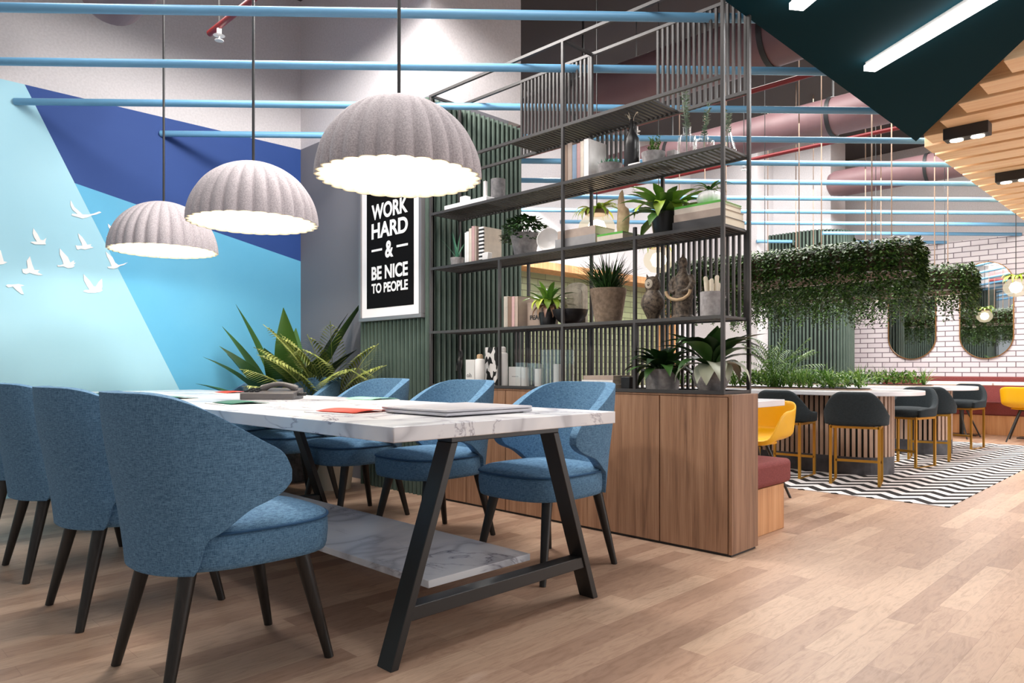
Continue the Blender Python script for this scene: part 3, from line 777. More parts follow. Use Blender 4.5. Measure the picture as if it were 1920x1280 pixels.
def book_up(x, y, z, h, d, th, col, label, group, tilt=0):
    """standing book, spine towards the table (-x), thickness along y"""
    t = thing('book', (x, y, z), label, 'book', group)
    t.rotation_euler = (tilt, 0, 0)
    cov = MB(); c = .0022
    cov.box(0, d, 0, c, 0, h).box(0, d, th - c, th, 0, h).box(-.001, c, 0, th, 0, h)
    cov.build('cover', 'b_' + col if col not in M else col, t)
    MB().box(c, d - .004, c, th - c, .003, h - .003).build('pages', 'page', t)
    return t
def book_flat(x, y, z, lx, ly, th, col, label, group, rz=0):
    t = thing('book', (x, y, z), label, 'book', group); t.rotation_euler = (0, 0, rz)
    c = .002
    MB().box(-lx / 2, lx / 2, -ly / 2, ly / 2, 0, c).box(-lx / 2, lx / 2, -ly / 2, ly / 2, th - c, th).box(-lx / 2, -lx / 2 + c, -ly / 2, ly / 2, c, th - c).build('cover', 'b_' + col, t)
    MB().box(-lx / 2 + c, lx / 2 - .003, -ly / 2 + .003, ly / 2 - .003, c, th - c).build('pages', 'page', t)
    return t

# ------------------------------------------------------------------ top loaded shelf (2.056 m)
Z3, Z2, Z1, Z0 = 2.057, 1.663, 1.204, .8175
XS = 3.41
g = 'books on the upper shelf'
box_item('tray', 3.40, 3.75, Z3, .17, .44, .04, 'white_print', 'long white tray lying on the upper shelf behind the nearest dome lamp', 'tray')
box_item('storage_box', 3.40, 3.84, Z3 + .04, .05, .06, .06, 'ceramic_w', 'small white box on the white tray', 'box')
o = MB().cyl((0, 0, 0), (0, 0, .13), .014, n=16).cyl((0, 0, .13), (0, 0, .14), .0015, n=6).build('candle', 'ceramic_w', smooth=True, loc=(3.40, 3.63, Z3 + .04)); tag(o, 'slim white candle on the tray beside the grey cylinder', 'candle')
o = MB().lathe([(0, 0), (.05, 0), (.05, .135), (.046, .135), (.044, .05), (0, .05)], 32).build('canister', 'concrete_dk', smooth=True, loc=(3.44, 3.545, Z3 + .04)); tag(o, 'dark grey concrete canister at the end of the white tray', 'canister')
y = 2.85
for th, h, col, lab in ((.022, .235, 'brown', 'brown book, outermost of the upper shelf row by the steel post'), (.034, .24, 'taupe', 'taupe book next to the pale blue one'), (.032, .222, 'pale_blue', 'pale blue book on the upper shelf'),
                        (.026, .222, 'pink', 'dusty pink book right of the pale blue one'), (.024, .23, 'cream', 'cream book between the dusty pink and the thick white one'), (.036, .236, 'white', 'thick white book at the open end of the upper shelf row')):
    y -= th + .002
    book_up(3.33, y, Z3, h, .17, th, col, lab, g)
def planted(name, x, y, z, label, cat, prof, mat, soil_z, soil_r):
    t = thing(name, (x, y, z), label, cat)
    pot(t, 'pot', prof, mat, soil_z, soil_r); return t
t = planted('potted_succulent', 3.40, 2.56, Z3, 'low grey bowl of small succulents beside the white book', 'potted plant', shell_prof(.055, .072, .072), 'concrete', .062, .066)
m = MB()
for i in range(9):
    a = i * 2.4; r = .012 * math.sqrt(i) * 1.5
    rosette(m, 9, .05, .013, 1.3, .5, -.3, (r * math.cos(a), r * math.sin(a), .06), .004, 3, spear)
m.build('foliage', 'leaf_aloe', t)
t = thing('bottle_vase', (3.40, 2.405, Z3), 'black bottle-shaped vase with dried white sprigs on the upper shelf', 'vase')
MB().lathe([(0, 0), (.042, 0), (.045, .02), (.045, .15), (.040, .19), (.02, .225), (.012, .25), (.012, .3), (.009, .3), (.009, .24), (0, .24)], 28).build('body', 'ceramic_k', t, smooth=True)
m = MB()
for i in range(7):
    a = R.uniform(0, 6.28); q = (.03 * math.cos(a), .05 * math.sin(a), .33 + R.uniform(0, .05)); m.tube([(0, 0, .26), (q[0] * .4, q[1] * .4, .31), q], .0012, 4)
    for j in range(4): m.leaf((q[0], q[1], q[2] - .006 * j), (R.uniform(-1, 1), R.uniform(-1, 1), .4), (0, 0, 1), .014, .008)
m.build('sprig', 'page', t)
box_item('book', 3.335, 2.33, Z3, .06, .07, .018, 'b_white', 'small white book lying in front of the black bottle vase', 'book')
t = planted('potted_herb', 3.42, 2.275, Z3, 'round grey pot with two tufts of small green leaves, upper shelf', 'potted plant', shell_prof(.05, .068, .085), 'concrete', .074, .06)
m = MB()
for cx in (-.026, .026):
    for i in range(8):
        a = R.uniform(0, 6.28); e = (cx * .7 + .028 * math.cos(a), cx + .028 * math.sin(a), .12 + R.uniform(0, .06))
        m.tube([(cx * .5, cx, .07), e], .0014, 4)
        for j in range(9):
            k = .3 + .7 * j / 8; p = (cx * .5 + (e[0] - cx * .5) * k, cx + (e[1] - cx) * k, .07 + (e[2] - .07) * k); b = R.uniform(0, 6.28)
            m.leaf(p, (math.cos(b), math.sin(b), .6), (0, 0, 1), .018, .009)
m.build('foliage', 'leaf_md', t)
box_item('block', 3.47, 2.175, Z3, .06, .05, .085, 'concrete', 'grey concrete block behind the round grey pot', 'block')
def euc(name, x, y, prof, hs, label, stems):
    t = thing(name, (x, y, Z3), label, 'vase')
    MB().lathe(prof, 28).build('glass', 'glass', t, smooth=True)
    m = MB()
    for i in range(stems):
        a = R.uniform(0, 6.28); rr = R.uniform(.01, .035); h = hs * R.uniform(.8, 1.05)
        P = [(0, 0, .02), (rr * .25 * math.cos(a), rr * .25 * math.sin(a), h * .5), (rr * math.cos(a), rr * math.sin(a), h)]
        m.tube(P, .0015, 5)
        for j in range(11):
            k = .45 + .55 * j / 10; p = Vector(P[1]).lerp(Vector(P[2]), (k - .5) * 2) if k > .5 else Vector(P[1]); b = R.uniform(0, 6.28)
            for q in (b, b + PI): m.leaf(p, (math.cos(q), math.sin(q), .35), (0, 0, 1), .026 * (1.2 - k * .4), .02)
    m.build('eucalyptus', 'leaf_euc', t)
euc('glass_vase', 3.42, 2.06, [(.05, 0), (.052, .02), (.05, .1), (.045, .13), (.02, .145), (.02, .175), (.024, .18), (.021, .178), (.017, .14), (.043, .122), (.047, .02), (0, .012)], .38, 'tall clear glass bottle with eucalyptus, tallest of the glass vases', 4)
euc('glass_vase', 3.42, 1.96, [(.052, 0), (.055, .015), (.055, .07), (.05, .085), (.022, .095), (.022, .115), (.018, .115), (.019, .09), (.05, .07), (.05, .015), (0, .01)], .27, 'squat clear glass jar with a eucalyptus sprig, between the bottle and the conical flask', 3)
euc('glass_vase', 3.44, 1.835, [(.045, 0), (.046, .01), (.018, .105), (.016, .13), (.02, .135), (.015, .132), (.015, .105), (.041, .012), (0, .009)], .24, 'conical clear glass flask with a sprig at the open corner of the shelf', 2)

# ------------------------------------------------------------------ second shelf (1.663 m)
g = 'books on the middle shelf'
t = planted('potted_aloe', 3.39, 3.915, Z2, 'blue-green aloe in a small grey bowl on the middle shelf', 'potted plant', shell_prof(.042, .052, .065), 'concrete', .056, .046)
m = MB()
for az, el, l in ((1.2, 1.25, .24), (4.6, 1.45, .2), (2.2, 1.0, .2), (5.5, 1.2, .17), (.2, 1.1, .16), (3.4, 1.3, .19)): m.blade((0, 0, .05), az, el, l, .026, .25, 6, .35, .04, lambda t: 1 - t * .95)
m.build('leaf', 'leaf_aloe', t)
y = 3.755
for th, h, col, lab in ((.014, .215, 'white', 'thin white book beside the aloe bowl'), (.026, .22, 'white', 'white book, second from the aloe bowl'), (.026, .238, 'cream', 'pale cream book, third from the aloe bowl'), (.028, .25, 'pink', 'pale pink book, tallest beside the striped one'), (.018, .245, 'taupe', 'taupe book leaning against the striped one')):
    y -= th + .002
    book_up(3.32, y, Z2, h, .15, th, col, lab, g)
b_ = book_up(3.325, 3.567, Z2, .235, .17, .045, 'cream', 'cream book with a black-and-white striped spine on the middle shelf', g)
MB().box(-.003, .006, -.001, .046, 0, .2352).build('spine', 'stripe', b_)['label'] = 'black-and-white striped spine'
box_item('storage_box', 3.318, 3.525, Z2, .04, .055, .05, 'ceramic_w', 'tiny white box in front of the striped book', 'box')
t = planted('potted_ivy', 3.42, 3.27, Z2, 'bushy dark green trailing plant in a tapered grey pot', 'potted plant', shell_prof(.068, .098, .155), 'concrete', .14, .09)
m = MB()
for i in range(520):
    a = R.uniform(0, 6.28); u = R.random(); el = R.uniform(-.45, 1.45); r = .15 * (.65 + .35 * u)
    p = (r * math.cos(a) * math.cos(el), r * math.sin(a) * math.cos(el), .155 + .11 * math.sin(el) * (1 if el > 0 else .9))
    m.leaf(p, (math.cos(a), math.sin(a), R.uniform(-.9, .5)), (R.uniform(-.3, .3), R.uniform(-.3, .3), 1), .045, .026)
for i in range(14):
    a = i * .45; m.tube([(0, 0, .14), (.07 * math.cos(a), .07 * math.sin(a), .21), (.14 * math.cos(a), .14 * math.sin(a), .15)], .0018, 4)
m.build('foliage', 'leaf_dk', t)
t = thing('bowl', (3.42, 3.05, Z2), 'round white porcelain bowl standing on edge beside the grey boxes', 'bowl')
b = MB().lathe([(0, 0), (.03, .002), (.055, .016), (.072, .042), (.075, .055), (.071, .055), (.066, .042), (.05, .022), (0, .008)], 36)
b.build('dish', 'ceramic_w', t, smooth=True, rot=(math.radians(80), 0, math.radians(-60)), loc=(0, .0, .075))
MB().box(-.03, .04, -.03, .03, 0, .006).build('stand', 'dark_metal', t)
book_flat(3.40, 2.745, Z2, .2, .31, .055, 'grey', 'thick grey box book, lower of the stack left of the wooden carving', g)
book_flat(3.40, 2.74, Z2 + .055, .19, .29, .05, 'taupe', 'grey-brown box book, upper of the stack left of the wooden carving', g)
book_flat(3.39, 2.48, Z2, .2, .18, .03, 'cream', 'cream book under the green one, below the wooden carving', g)
book_flat(3.39, 2.48, Z2 + .03, .2, .18, .012, 'green', 'thin green book below the wooden carving', g)
t = thing('carving', (3.41, 2.475, Z2 + .042), 'tall pale driftwood carving standing on the green book', 'sculpture')
m = MB()
m.grid([[(.03 * math.cos(a) * k + ox, .04 * math.sin(a) * k + oy, z) for a in [2 * PI * i / 14 for i in range(14)]] for k, ox, oy, z in ((.85, 0, 0, 0), (1, 0, 0, .05), (.98, .0, -.004, .12), (.9, 0, -.002, .15), (.62, .002, .012, .17), (.5, .002, .014, .21), (.35, 0, .01, .245), (.05, 0, .004, .265))], True)
m.f.append(tuple(range(13, -1, -1))); m.build('wood', 'driftwood', t, smooth=True)
t = thing('potted_bromeliad', (3.43, 2.20, Z2), 'large green bromeliad in a black pot on the middle shelf', 'potted plant')
pot(t, 'pot', shell_prof(.066, .086, .13), 'ceramic_k', .118, .078)
rosette(MB(), 26, .27, .062, 1.4, .25, 1.2, (0, 0, .11), .014, 7, strap).build('foliage', 'leaf_md', t, smooth='all')
m = MB()
for az, el, l in ((3.5, .75, .26), (4.15, .7, .23), (2.6, .8, .25), (5.3, .8, .22)): m.blade((0, 0, .14), az, el, l, .062, 2.4, 8, .3, .05, strap)
m.build('pale_leaf', 'leaf_lt', t, smooth='all')['label'] = 'drooping yellow-green leaf'
book_flat(3.42, 1.93, Z2, .24, .29, .042, 'dark', 'dark grey book at the bottom of the stack by the open corner', g)
book_flat(3.42, 1.93, Z2 + .042, .23, .28, .04, 'taupe', 'grey-brown book in the middle of the stack by the open corner', g)
book_flat(3.42, 1.935, Z2 + .082, .22, .27, .03, 'cream', 'cream book under the green cover, stack by the open corner', g)
book_flat(3.42, 1.935, Z2 + .112, .22, .27, .012, 'green', 'bright green thin book on top of the stack by the open corner', g)
t = thing('gourd_vase', (3.43, 1.93, Z2 + .124), 'white ribbed gourd-shaped vase with a trailing plant on the green book', 'vase')
MB().lathe([(0, 0), (.04, 0), (.06, .02), (.066, .045), (.056, .072), (.03, .085), (.026, .085), (.02, .075), (0, .07)], 80, rf=lambda a, z: 1 + .05 * (abs(math.cos(a * 8)) - .5)).build('body', 'ceramic_w', t, smooth='all')
m = MB()
for i in range(16):
    a = i * 2.4; m.blade((0, 0, .08), a, R.uniform(.5, 1.2), R.uniform(.06, .12), .02, R.uniform(1.2, 2.2), 5, .2, .05)
m.blade((0, 0, .08), -1.3, .9, .16, .03, 1.9, 7, .2, .05)
m.build('foliage', 'leaf_md', t)

# ------------------------------------------------------------------ third shelf (1.204 m)
g = 'books on the lower shelf'
y = 3.378
for th, h, col, lab in ((.034, .205, 'cream', 'cream book at the end of the lower shelf row'), (.032, .2, 'brown', 'brown book in the middle of the lower shelf row'), (.026, .2, 'pink', 'faded pink book in the lower shelf row'), (.026, .198, 'taupe', 'taupe book leaning at the bromeliad end of the lower shelf row')):
    y -= th + .003
    book_up(3.33, y, Z1, h, .15, th, col, lab, g)
t = thing('storage_box', (3.45, 3.14, Z1), 'grey-brown carton with dark lettering behind the small bromeliad', 'box')
MB().box(-.05, .05, -.09, .09, 0, .16).build('carton', 'b_taupe', t, bevel=.002)
text(t, 'PEACE', .13, .03, 0, .06, x=-.0512, mat='phone_k')
t = thing('potted_bromeliad', (3.40, 3.05, Z1), 'small bromeliad with yellow-green and russet leaves in a black pot', 'potted plant')
pot(t, 'pot', shell_prof(.048, .062, .085), 'ceramic_k', .075, .055)
rosette(MB(), 22, .2, .034, 1.45, .5, 1.1, (0, 0, .12), .008, 6, strap).build('foliage', 'leaf_md', t, smooth='all')
m = MB()
for i in range(7): m.blade((0, 0, .15), 2.0 + i * .62, .6, .15, .045, 2.5, 7, .3, .05, strap)
m.build('pale_leaf', 'leaf_lt', t, smooth='all')['label'] = 'drooping yellow-green leaf'
m = MB()
for i in range(9): m.blade((0, 0, .12), 2.2 + i * .5, .3, .15, .034, 2.2, 7, .35, .05)
m.build('dry_leaf', 'leaf_red', t, smooth='all')['label'] = 'faded russet leaf'
MB().tube([(0, 0, .07), (0, 0, .15)], .016, 8).build('stem', 'leaf_dk', t)
o = MB().lathe([(0, 0), (.045, 0), (.075, .022), (.102, .058), (.112, .092), (.107, .092), (.097, .06), (.07, .028), (0, .012)], 40).build('bowl', 'ceramic_k', smooth=True, loc=(3.40, 2.865, Z1)); tag(o, 'wide black bowl on the lower shelf in front of the carved panel', 'bowl')
t = thing('carved_panel', (3.525, 2.92, Z1), 'pale arched stone panel standing upright behind the black bowl', 'ornament')
def arch(w, h, n=10): return [(-w, 0), (w, 0), (w, h - w * .5)] + [(w * math.cos(a), h - w * .5 + w * .5 * math.sin(a)) for a in [PI * i / n for i in range(1, n)]] + [(-w, h - w * .5)]
def upright(poly, x0, x1, m):
    n = len(poly); m.add([(x0, p, z) for p, z in poly] + [(x1, p, z) for p, z in poly], [tuple(range(n)), tuple(range(2 * n - 1, n - 1, -1))] + [(i, n + i, n + (i + 1) % n, (i + 1) % n) for i in range(n)]); return m
upright(arch(.085, .275), -.014, .012, MB()).build('slab', 'stone_w', t, bevel=.004)
upright(arch(.06, .24), -.02, -.013, MB()).build('inset', 'stone_w', t, bevel=.003)
t = thing('potted_grass', (3.415, 2.585, Z1), 'tall dark grass in a wide weathered brown clay pot', 'potted plant')
pot(t, 'pot', [(0, 0), (.078, 0), (.104, .165), (.106, .168), (.108, .2), (.1, .2), (.096, .165), (0, .16)], 'bucket', .182, .098)
m = MB()
for i in range(300):
    a = R.uniform(0, 6.28); r = R.uniform(0, .06); m.blade((r * math.cos(a), r * math.sin(a), .17), a + R.uniform(-.5, .5), R.uniform(.75, 1.5), R.uniform(.17, .275), .010, R.uniform(.2, 1.5), 5, .2, .02, spear)
m.build('foliage', 'leaf_dk', t)
t = thing('owl_figurine', (3.40, 2.265, Z1), 'mottled brown owl figurine on a narrow foot', 'figurine')
MB().lathe([(0, 0), (.028, 0), (.032, .012), (.05, .05), (.066, .085), (.062, .12), (.042, .155), (.036, .165), (.044, .19), (.042, .22), (.03, .24), (0, .246)], 28).build('body', 'bronze', t, smooth=True)
d = MB().lathe([(.0, 0), (.022, 0), (.026, .004), (.018, .008), (.006, .006), (0, .012)], 20)
d.v = [(-z, x, y) for x, y, z in d.v]
m = MB(); m.v = [(x - .036, y + .0, z + .2) for x, y, z in d.v]; m.f = [q[::-1] for q in d.f]; m.build('face', 'stone_w', t, smooth=True)
for s in (-1, 1): MB().cyl((-.005, s * .025, .225), (-.008, s * .034, .258), .012, .002, 8).build('ear', 'bronze', t)
t = thing('figurine', (3.42, 2.085, Z1), 'ornate dark bronze seated figurine with a curved band, beside the concrete cylinder', 'figurine')
MB().lathe([(.06, 0), (.06, .012), (.052, .02), (.05, .1), (.056, .115), (.056, .125), (0, .125)], 24).build('base', 'bronze', t, smooth=True)
b = MB(); b.tube([(0, 0, .12), (0, .0, .17), (-.004, 0, .22), (0, 0, .255), (0, 0, .275)], [.05, .058, .045, .024, .018], 16)
b.tube([(0, .045, .225), (-.01, .065, .19), (-.03, .05, .15), (-.045, .02, .14)], [.02, .018, .015, .013], 10); b.tube([(0, -.045, .225), (-.01, -.065, .19), (-.03, -.05, .15), (-.045, -.02, .14)], [.02, .018, .015, .013], 10)
b.lathe([(0, -.03), (.018, -.024), (.026, 0), (.02, .026), (.008, .036), (.006, .05), (0, .052)], 16, (0, 0, .3)); b.build('body', 'bronze', t, smooth=True)
MB().tube([(-.05, .075 * math.cos(a), .15 - .05 * math.sin(a)) for a in [PI * i / 14 for i in range(15)]], .009, 8).build('band', 'driftwood', t, smooth=True)
t = thing('brush_pot', (3.40, 1.90, Z1), 'pale grey concrete cylinder holding pale pink sticks, at the open end of the lower shelf', 'pot')
MB().lathe([(0, 0), (.06, 0), (.061, .13), (.055, .13), (.054, .03), (0, .03)], 32).build('cylinder', 'concrete', t, smooth=True)
for i in range(7):
    a = i * .9; MB().tube([(.02 * math.cos(a), .02 * math.sin(a), .032), (.034 * math.cos(a), .034 * math.sin(a), .17 + .018 * (i % 3)), (.036 * math.cos(a), .036 * math.sin(a), .178 + .018 * (i % 3))], [.009, .011, .006], 10).build('stick', 'page', t, smooth=True)

# ------------------------------------------------------------------ on the cabinet top
t = thing('figurine', (3.42, 3.92, Z0), 'thin black standing figurine on the cabinet top by the green panel', 'figurine')
m = MB().lathe([(0, 0), (.03, 0), (.03, .01), (.008, .016), (.014, .06), (.009, .1), (.018, .15), (.02, .18), (.009, .2), (.013, .22), (.013, .235), (0, .246)], 16)
m.tube([(0, .015, .18), (.0, .034, .14), (-.012, .02, .1)], .006, 6); m.tube([(0, -.015, .18), (0, -.03, .215), (0, -.02, .25)], .006, 6)
m.build('body', 'ceramic_k', t, smooth=True)
t = thing('gift_box', (3.39, 3.745, Z0), 'white carton with grey script standing on the cabinet, next to a wooden-capped bottle', 'box')
MB().box(-.03, .03, -.045, .045, 0, .178).build('carton', 'ceramic_w', t, bevel=.002)
text(t, 'oh', .05, .03, .008, .07, x=-.0312, mat='b_grey'); 
def bottle(x, y, r, h, capm, lab):
    t = thing('bottle', (x, y, Z0), lab, 'bottle')
    MB().lathe([(0, 0), (r * .96, 0), (r, .006), (r, h * .8), (r * .9, h * .835), (r * .45, h * .86), (r * .45, h * .88), (0, h * .88)], 28).build('body', 'ceramic_w', t, smooth=True)
    MB().lathe([(0, h * .862), (r * .62, h * .862), (r * .66, h * .9), (r * .6, h * .97), (r * .3, h), (0, h)], 24).build('cap', capm, t, smooth=True)
bottle(3.335, 3.615, .034, .215, 'driftwood', 'white bottle with a round wooden cap on the cabinet top')
o = MB().box(-.03, .03, -.058, .058, 0, .262).build('storage_box', 'blotch', bevel=.003, loc=(3.42, 3.565, Z0)); tag(o, 'tall box with a bold black-and-white blotched print', 'box')
bottle(3.335, 3.39, .032, .262, 'ceramic_w', 'plain white bottle beside the blotched box on the cabinet')
t = thing('card_stand', (3.40, 3.335, Z0), 'white square card standing between the white bottle and the glass candle holders', 'card')
MB().box(-.012, .012, -.055, .055, 0, .128).build('card', 'paper', t, bevel=.002)
MB().box(-.0126, -.0118, -.035, .025, .062, .066).build('print_line', 'b_grey', t)
for (x, y, w_, h, ch, lab) in ((3.385, 3.235, .045, .155, .125, 'small clear glass holder with a white candle, next to the white card'), (3.385, 3.115, .05, .15, .115, 'clear glass holder with a white candle, second from the white card'), (3.43, 2.995, .075, .235, .145, 'large square clear glass holder with a white candle')):
    t = thing('candle_holder', (x, y, Z0), lab, 'candle holder', 'glass candle holders on the cabinet')
    q = .003
    MB().box(-w_, w_, -w_, -w_ + q, 0, h).box(-w_, w_, w_ - q, w_, 0, h).box(-w_, -w_ + q, -w_ + q, w_ - q, 0, h).box(w_ - q, w_, -w_ + q, w_ - q, 0, h).build('glass', 'glass', t)
    MB().cyl((0, 0, 0), (0, 0, ch), .026, n=20).build('candle', 'ceramic_w', t, smooth=True)
g = 'books on the cabinet top'
for k, (c, l) in enumerate((('cream', 'cream book at the bottom of the flat stack on the cabinet'), ('white', 'white book in the middle of the flat stack on the cabinet'), ('taupe', 'pale taupe book on top of the flat stack on the cabinet'))):
    book_flat(3.40, 2.575 + .008 * (k % 2), Z0 + .0255 * k, .19, .235 - .008 * k, .025, c, l, g)
box_item('storage_box', 3.37, 2.405, Z0, .07, .06, .07, 'ceramic_k', 'small black box at the end of the flat stack of books', 'box')
t = planted('potted_plant', 3.42, 2.215, Z0, 'dark broad-leaved plant spilling over a round pale grey pot on the cabinet', 'potted plant', shell_prof(.088, .102, .115), 'concrete', .1, .093)
m = MB()
for i in range(46):
    a = i * 2.4 + R.uniform(-.2, .2); k = i / 46
    m.blade((.02 * math.cos(a), .02 * math.sin(a), .1), a, 1.45 - 1.15 * k + R.uniform(-.1, .1), R.uniform(.17, .25), R.uniform(.055, .07), 1.5 + R.uniform(-.3, .5), 7, .25, .03, oval)
m.build('foliage', 'leaf_dk', t, smooth='all')
t = planted('potted_dieffenbachia', 3.42, 1.915, Z0, 'tall plant with large dark leaves in a round grey bowl pot at the cabinet corner', 'potted plant', shell_prof(.062, .09, .118, mid=[(.085, .035), (.099, .075)]), 'concrete', .104, .083)
m = MB()
for az, el, l, wd, dr in ((3.9, 1.3, .27, .12, .5), (4.4, 1.05, .34, .11, 1.2), (3.2, 1.0, .37, .11, 1.3), (5.2, 1.1, .36, .11, 1.1), (2.6, 1.1, .34, .11, 1.0), (3.6, 1.15, .29, .105, 1.0), (.6, 1.3, .36, .1, 2.0), (3.0, 1.35, .38, .11, 2.0), (4.75, 1.35, .38, .11, 2.0), (2.2, 1.35, .36, .1, 1.9), (5.6, 1.3, .36, .1, 2.0), (1.3, 1.35, .36, .1, 2.0), (4.6, .95, .34, .09, 1.4), (2.2, 1.0, .34, .09, 1.3), (5.5, .85, .33, .085, 1.5), (1.4, .8, .32, .085, 1.5), (-.1, .7, .31, .08, 1.6), (3.0, .75, .3, .08, 1.6), (4.0, 1.25, .27, .09, .5), (5.0, 1.15, .3, .1, .9), (5.9, .95, .34, .1, 1.3), (.3, .9, .33, .1, 1.4)):
    m.blade((0, 0, .1), az, el, l, wd, dr, 9, .22, .02, oval)
m.build('foliage', 'leaf_dk', t, smooth='all')
m = MB()
for az, el, l, wd, dr in ((4.3, .9, .2, .10, 2.8), (3.5, .8, .24, .1, 2.7), (3.9, .9, .25, .1, 2.6), (2.3, .8, .26, .085, 2.5), (4.9, .85, .27, .085, 2.5), (5.9, .8, .25, .085, 2.4), (3.2, .7, .22, .07, 2.4)):
    m.blade((0, 0, .1), az, el, l, wd, dr, 9, .22, .02, oval)
m.build('pale_leaf', 'leaf_pale', t, smooth='all')['label'] = 'silvery drooping leaf'

# ------------------------------------------------------------------ on the marble table
ZT = .7602
t = thing('laptop', (1.885, 2.175, ZT), 'closed silver laptop at the near end of the marble table', 'laptop')
MB().box(-.225, .225, -.2, .2, .004, .016).build('base', 'laptop', t, bevel=.004)
MB().box(-.225, .225, -.2, .2, .0175, .027).build('lid', 'laptop', t, bevel=.004)
MB().box(-.18, .18, .18, .2, .012, .022).build('hinge', 'phone_k', t)
for a in (-.19, .19):
    for b in (-.17, .17): MB().cyl((a, b, 0), (a, b, .005), .008, n=10).build('foot', 'phone_k', t)
def brochure(x, y, rz, col, label):
    t = thing('brochure', (x, y, ZT), label, 'brochure', 'brochures on the marble table'); t.rotation_euler = (0, 0, rz)
    MB().box(-.105, .105, -.148, .148, 0, .004).build('sheet', 'paper', t)
    m = MB(); m.grid([[(px, py, .005 + .009 * math.sin(PI * (px + .09) / .2) ** .8 if 0 < px + .09 < .2 else .005) for py in (-.135, .1)] for px in [-.085 + .19 * i / 8 for i in range(9)]])
    m.build('cover', 'b_' + col, t, smooth=True, solid=.0015)
brochure(1.575, 2.475, .12, 'red', 'red brochure lying on the marble table, nearest the laptop')
brochure(1.56, 3.45, -.05, 'deep_green', 'dark green brochure on the near side of the table, closest to the viewer')
brochure(1.53, 4.27, .05, 'deep_green', 'dark green brochure on the near side of the table, second from the viewer')
brochure(1.50, 5.2, -.04, 'deep_green', 'dark green brochure on the near side of the table, closest to the mural')
brochure(2.27, 3.38, .06, 'mint', 'mint green brochure on the cabinet side of the table')
brochure(2.2, 4.95, -.05, 'red', 'red brochure on the cabinet side of the table, beyond the desk phone')
t = thing('desk_phone', (1.95, 3.86, ZT), 'dark grey desk phone with a curved handset on the marble table', 'phone', rz=-PI / 4)
m = MB(); m.add([(-.15, -.1, 0), (.15, -.1, 0), (.15, .1, 0), (-.15, .1, 0), (-.15, -.1, .038), (.15, -.1, .038), (.15, .1, .062), (-.15, .1, .062)], [(0, 3, 2, 1), (4, 5, 6, 7), (0, 1, 5, 4), (1, 2, 6, 5), (2, 3, 7, 6), (3, 0, 4, 7)])
m.build('body', 'phone', t, bevel=.006)
h = MB().tube([(-.06 + .2 * i / 12, 0, .058 + .028 * math.sin(PI * i / 12)) for i in range(13)], [.019, .02, .017, .015, .014, .014, .014, .014, .014, .015, .017, .02, .019], 12)
h.build('handset', 'phone', t, smooth=True)
for i in range(4):
    for j in range(3): MB().box(-.135 + .03 * j, -.115 + .03 * j, -.07 + .035 * i, -.05 + .035 * i, .042 + .0042 * i, .05 + .0042 * i).build('key', 'phone_k', t)
MB().tube([(.14 + .012 * math.cos(a * 2.2) * 0 + .0055 * a, -.02 + .009 * math.cos(a * 5), .03 + .009 * math.sin(a * 5)) for a in [q * .18 for q in range(60)]], .0028, 5).build('coiled_cord', 'phone_k', t, smooth=True)

# ------------------------------------------------------------------ plants in the corner
t = thing('potted_banana_plant', (2.97, 5.55, 0), 'banana-leaved plant with upright broad leaves in the corner by the mural', 'potted plant')
pot(t, 'pot', shell_prof(.15, .19, .42, .012), 'concrete_dk', .36, .17)
m = MB(); bl = lambda t: (.16 if t < .22 else max(.02, math.sin(PI * min(1, (t - .18) / .82) ** .85)))
for az, el, l, wd, dr in ((2.25, 1.12, .92, .17, .25), (2.35, 1.28, 1.0, .17, .2), (-.9, 1.15, 1.16, .19, .18), (-.6, 1.3, .95, .17, .3), (3.9, 1.2, .8, .2, .7), (2.9, 1.1, .8, .18, .7), (4.6, 1.05, .85, .19, .6), (1.0, 1.25, .9, .18, .4), (-1.6, 1.0, .75, .17, .8), (2.4, .8, .75, .16, .6), (4.1, 1.3, .95, .2, .3), (3.4, 1.05, .85, .2, .5), (5.2, 1.15, .8, .2, .6), (2.0, 1.0, .8, .17, .4), (4.4, .9, .7, .18, .7)):
    m.blade((.02 * math.cos(az), .02 * math.sin(az), .36), az, el, l * 1.2, wd * 1.05, dr, 10, .3, .02, bl)
m.build('foliage', 'leaf_banana', t, smooth='all')
for q in range(5):
    a = q * 1.26; MB().tube([(.03 * math.cos(a), .03 * math.sin(a), .34), (.04 * math.cos(a), .04 * math.sin(a), .55)], [.014, .01], 8).build('stem', 'leaf_md', t)
def frond(m, base, az, el, L, W, droop, n=26, lw=.018):
    p = Vector(base); e = el; side = Vector((-math.sin(az), math.cos(az), 0)); P = [p.copy()]
    for i in range(n):
        k = i / n; d = Vector((math.cos(az) * math.cos(e), math.sin(az) * math.cos(e), math.sin(e))); up = side.cross(d) * -1
        p = p + d * (L / n); e -= droop / n; P.append(p.copy())
        if k > .22:
            ll = W * math.sin(PI * min(1, .12 + (k - .22) / .80)) ** .7
            for s in (-1, 1):
                dd = (d * .75 + side * s * .8 - Vector((0, 0, .12))).normalized(); sd = dd.cross(Vector((0, 0, 1))).normalized()
                a = p; b = p + dd * ll * .5 + Vector((0, 0, .01)); c = p + dd * ll - Vector((0, 0, ll * .22))
                m.add([a, b - sd * lw / 2, c, b + sd * lw / 2], [(0, 1, 2, 3)])
    m.tube(P, [.005] * 3 + [.0025] * (len(P) - 3), 5)
t = thing('potted_palm', (3.0, 4.93, 0), 'feathery olive-green palm in a cream pot in front of the green fluted panel', 'potted plant')
pot(t, 'pot', shell_prof(.13, .17, .36, .012), 'page', .31, .15)
m = MB()
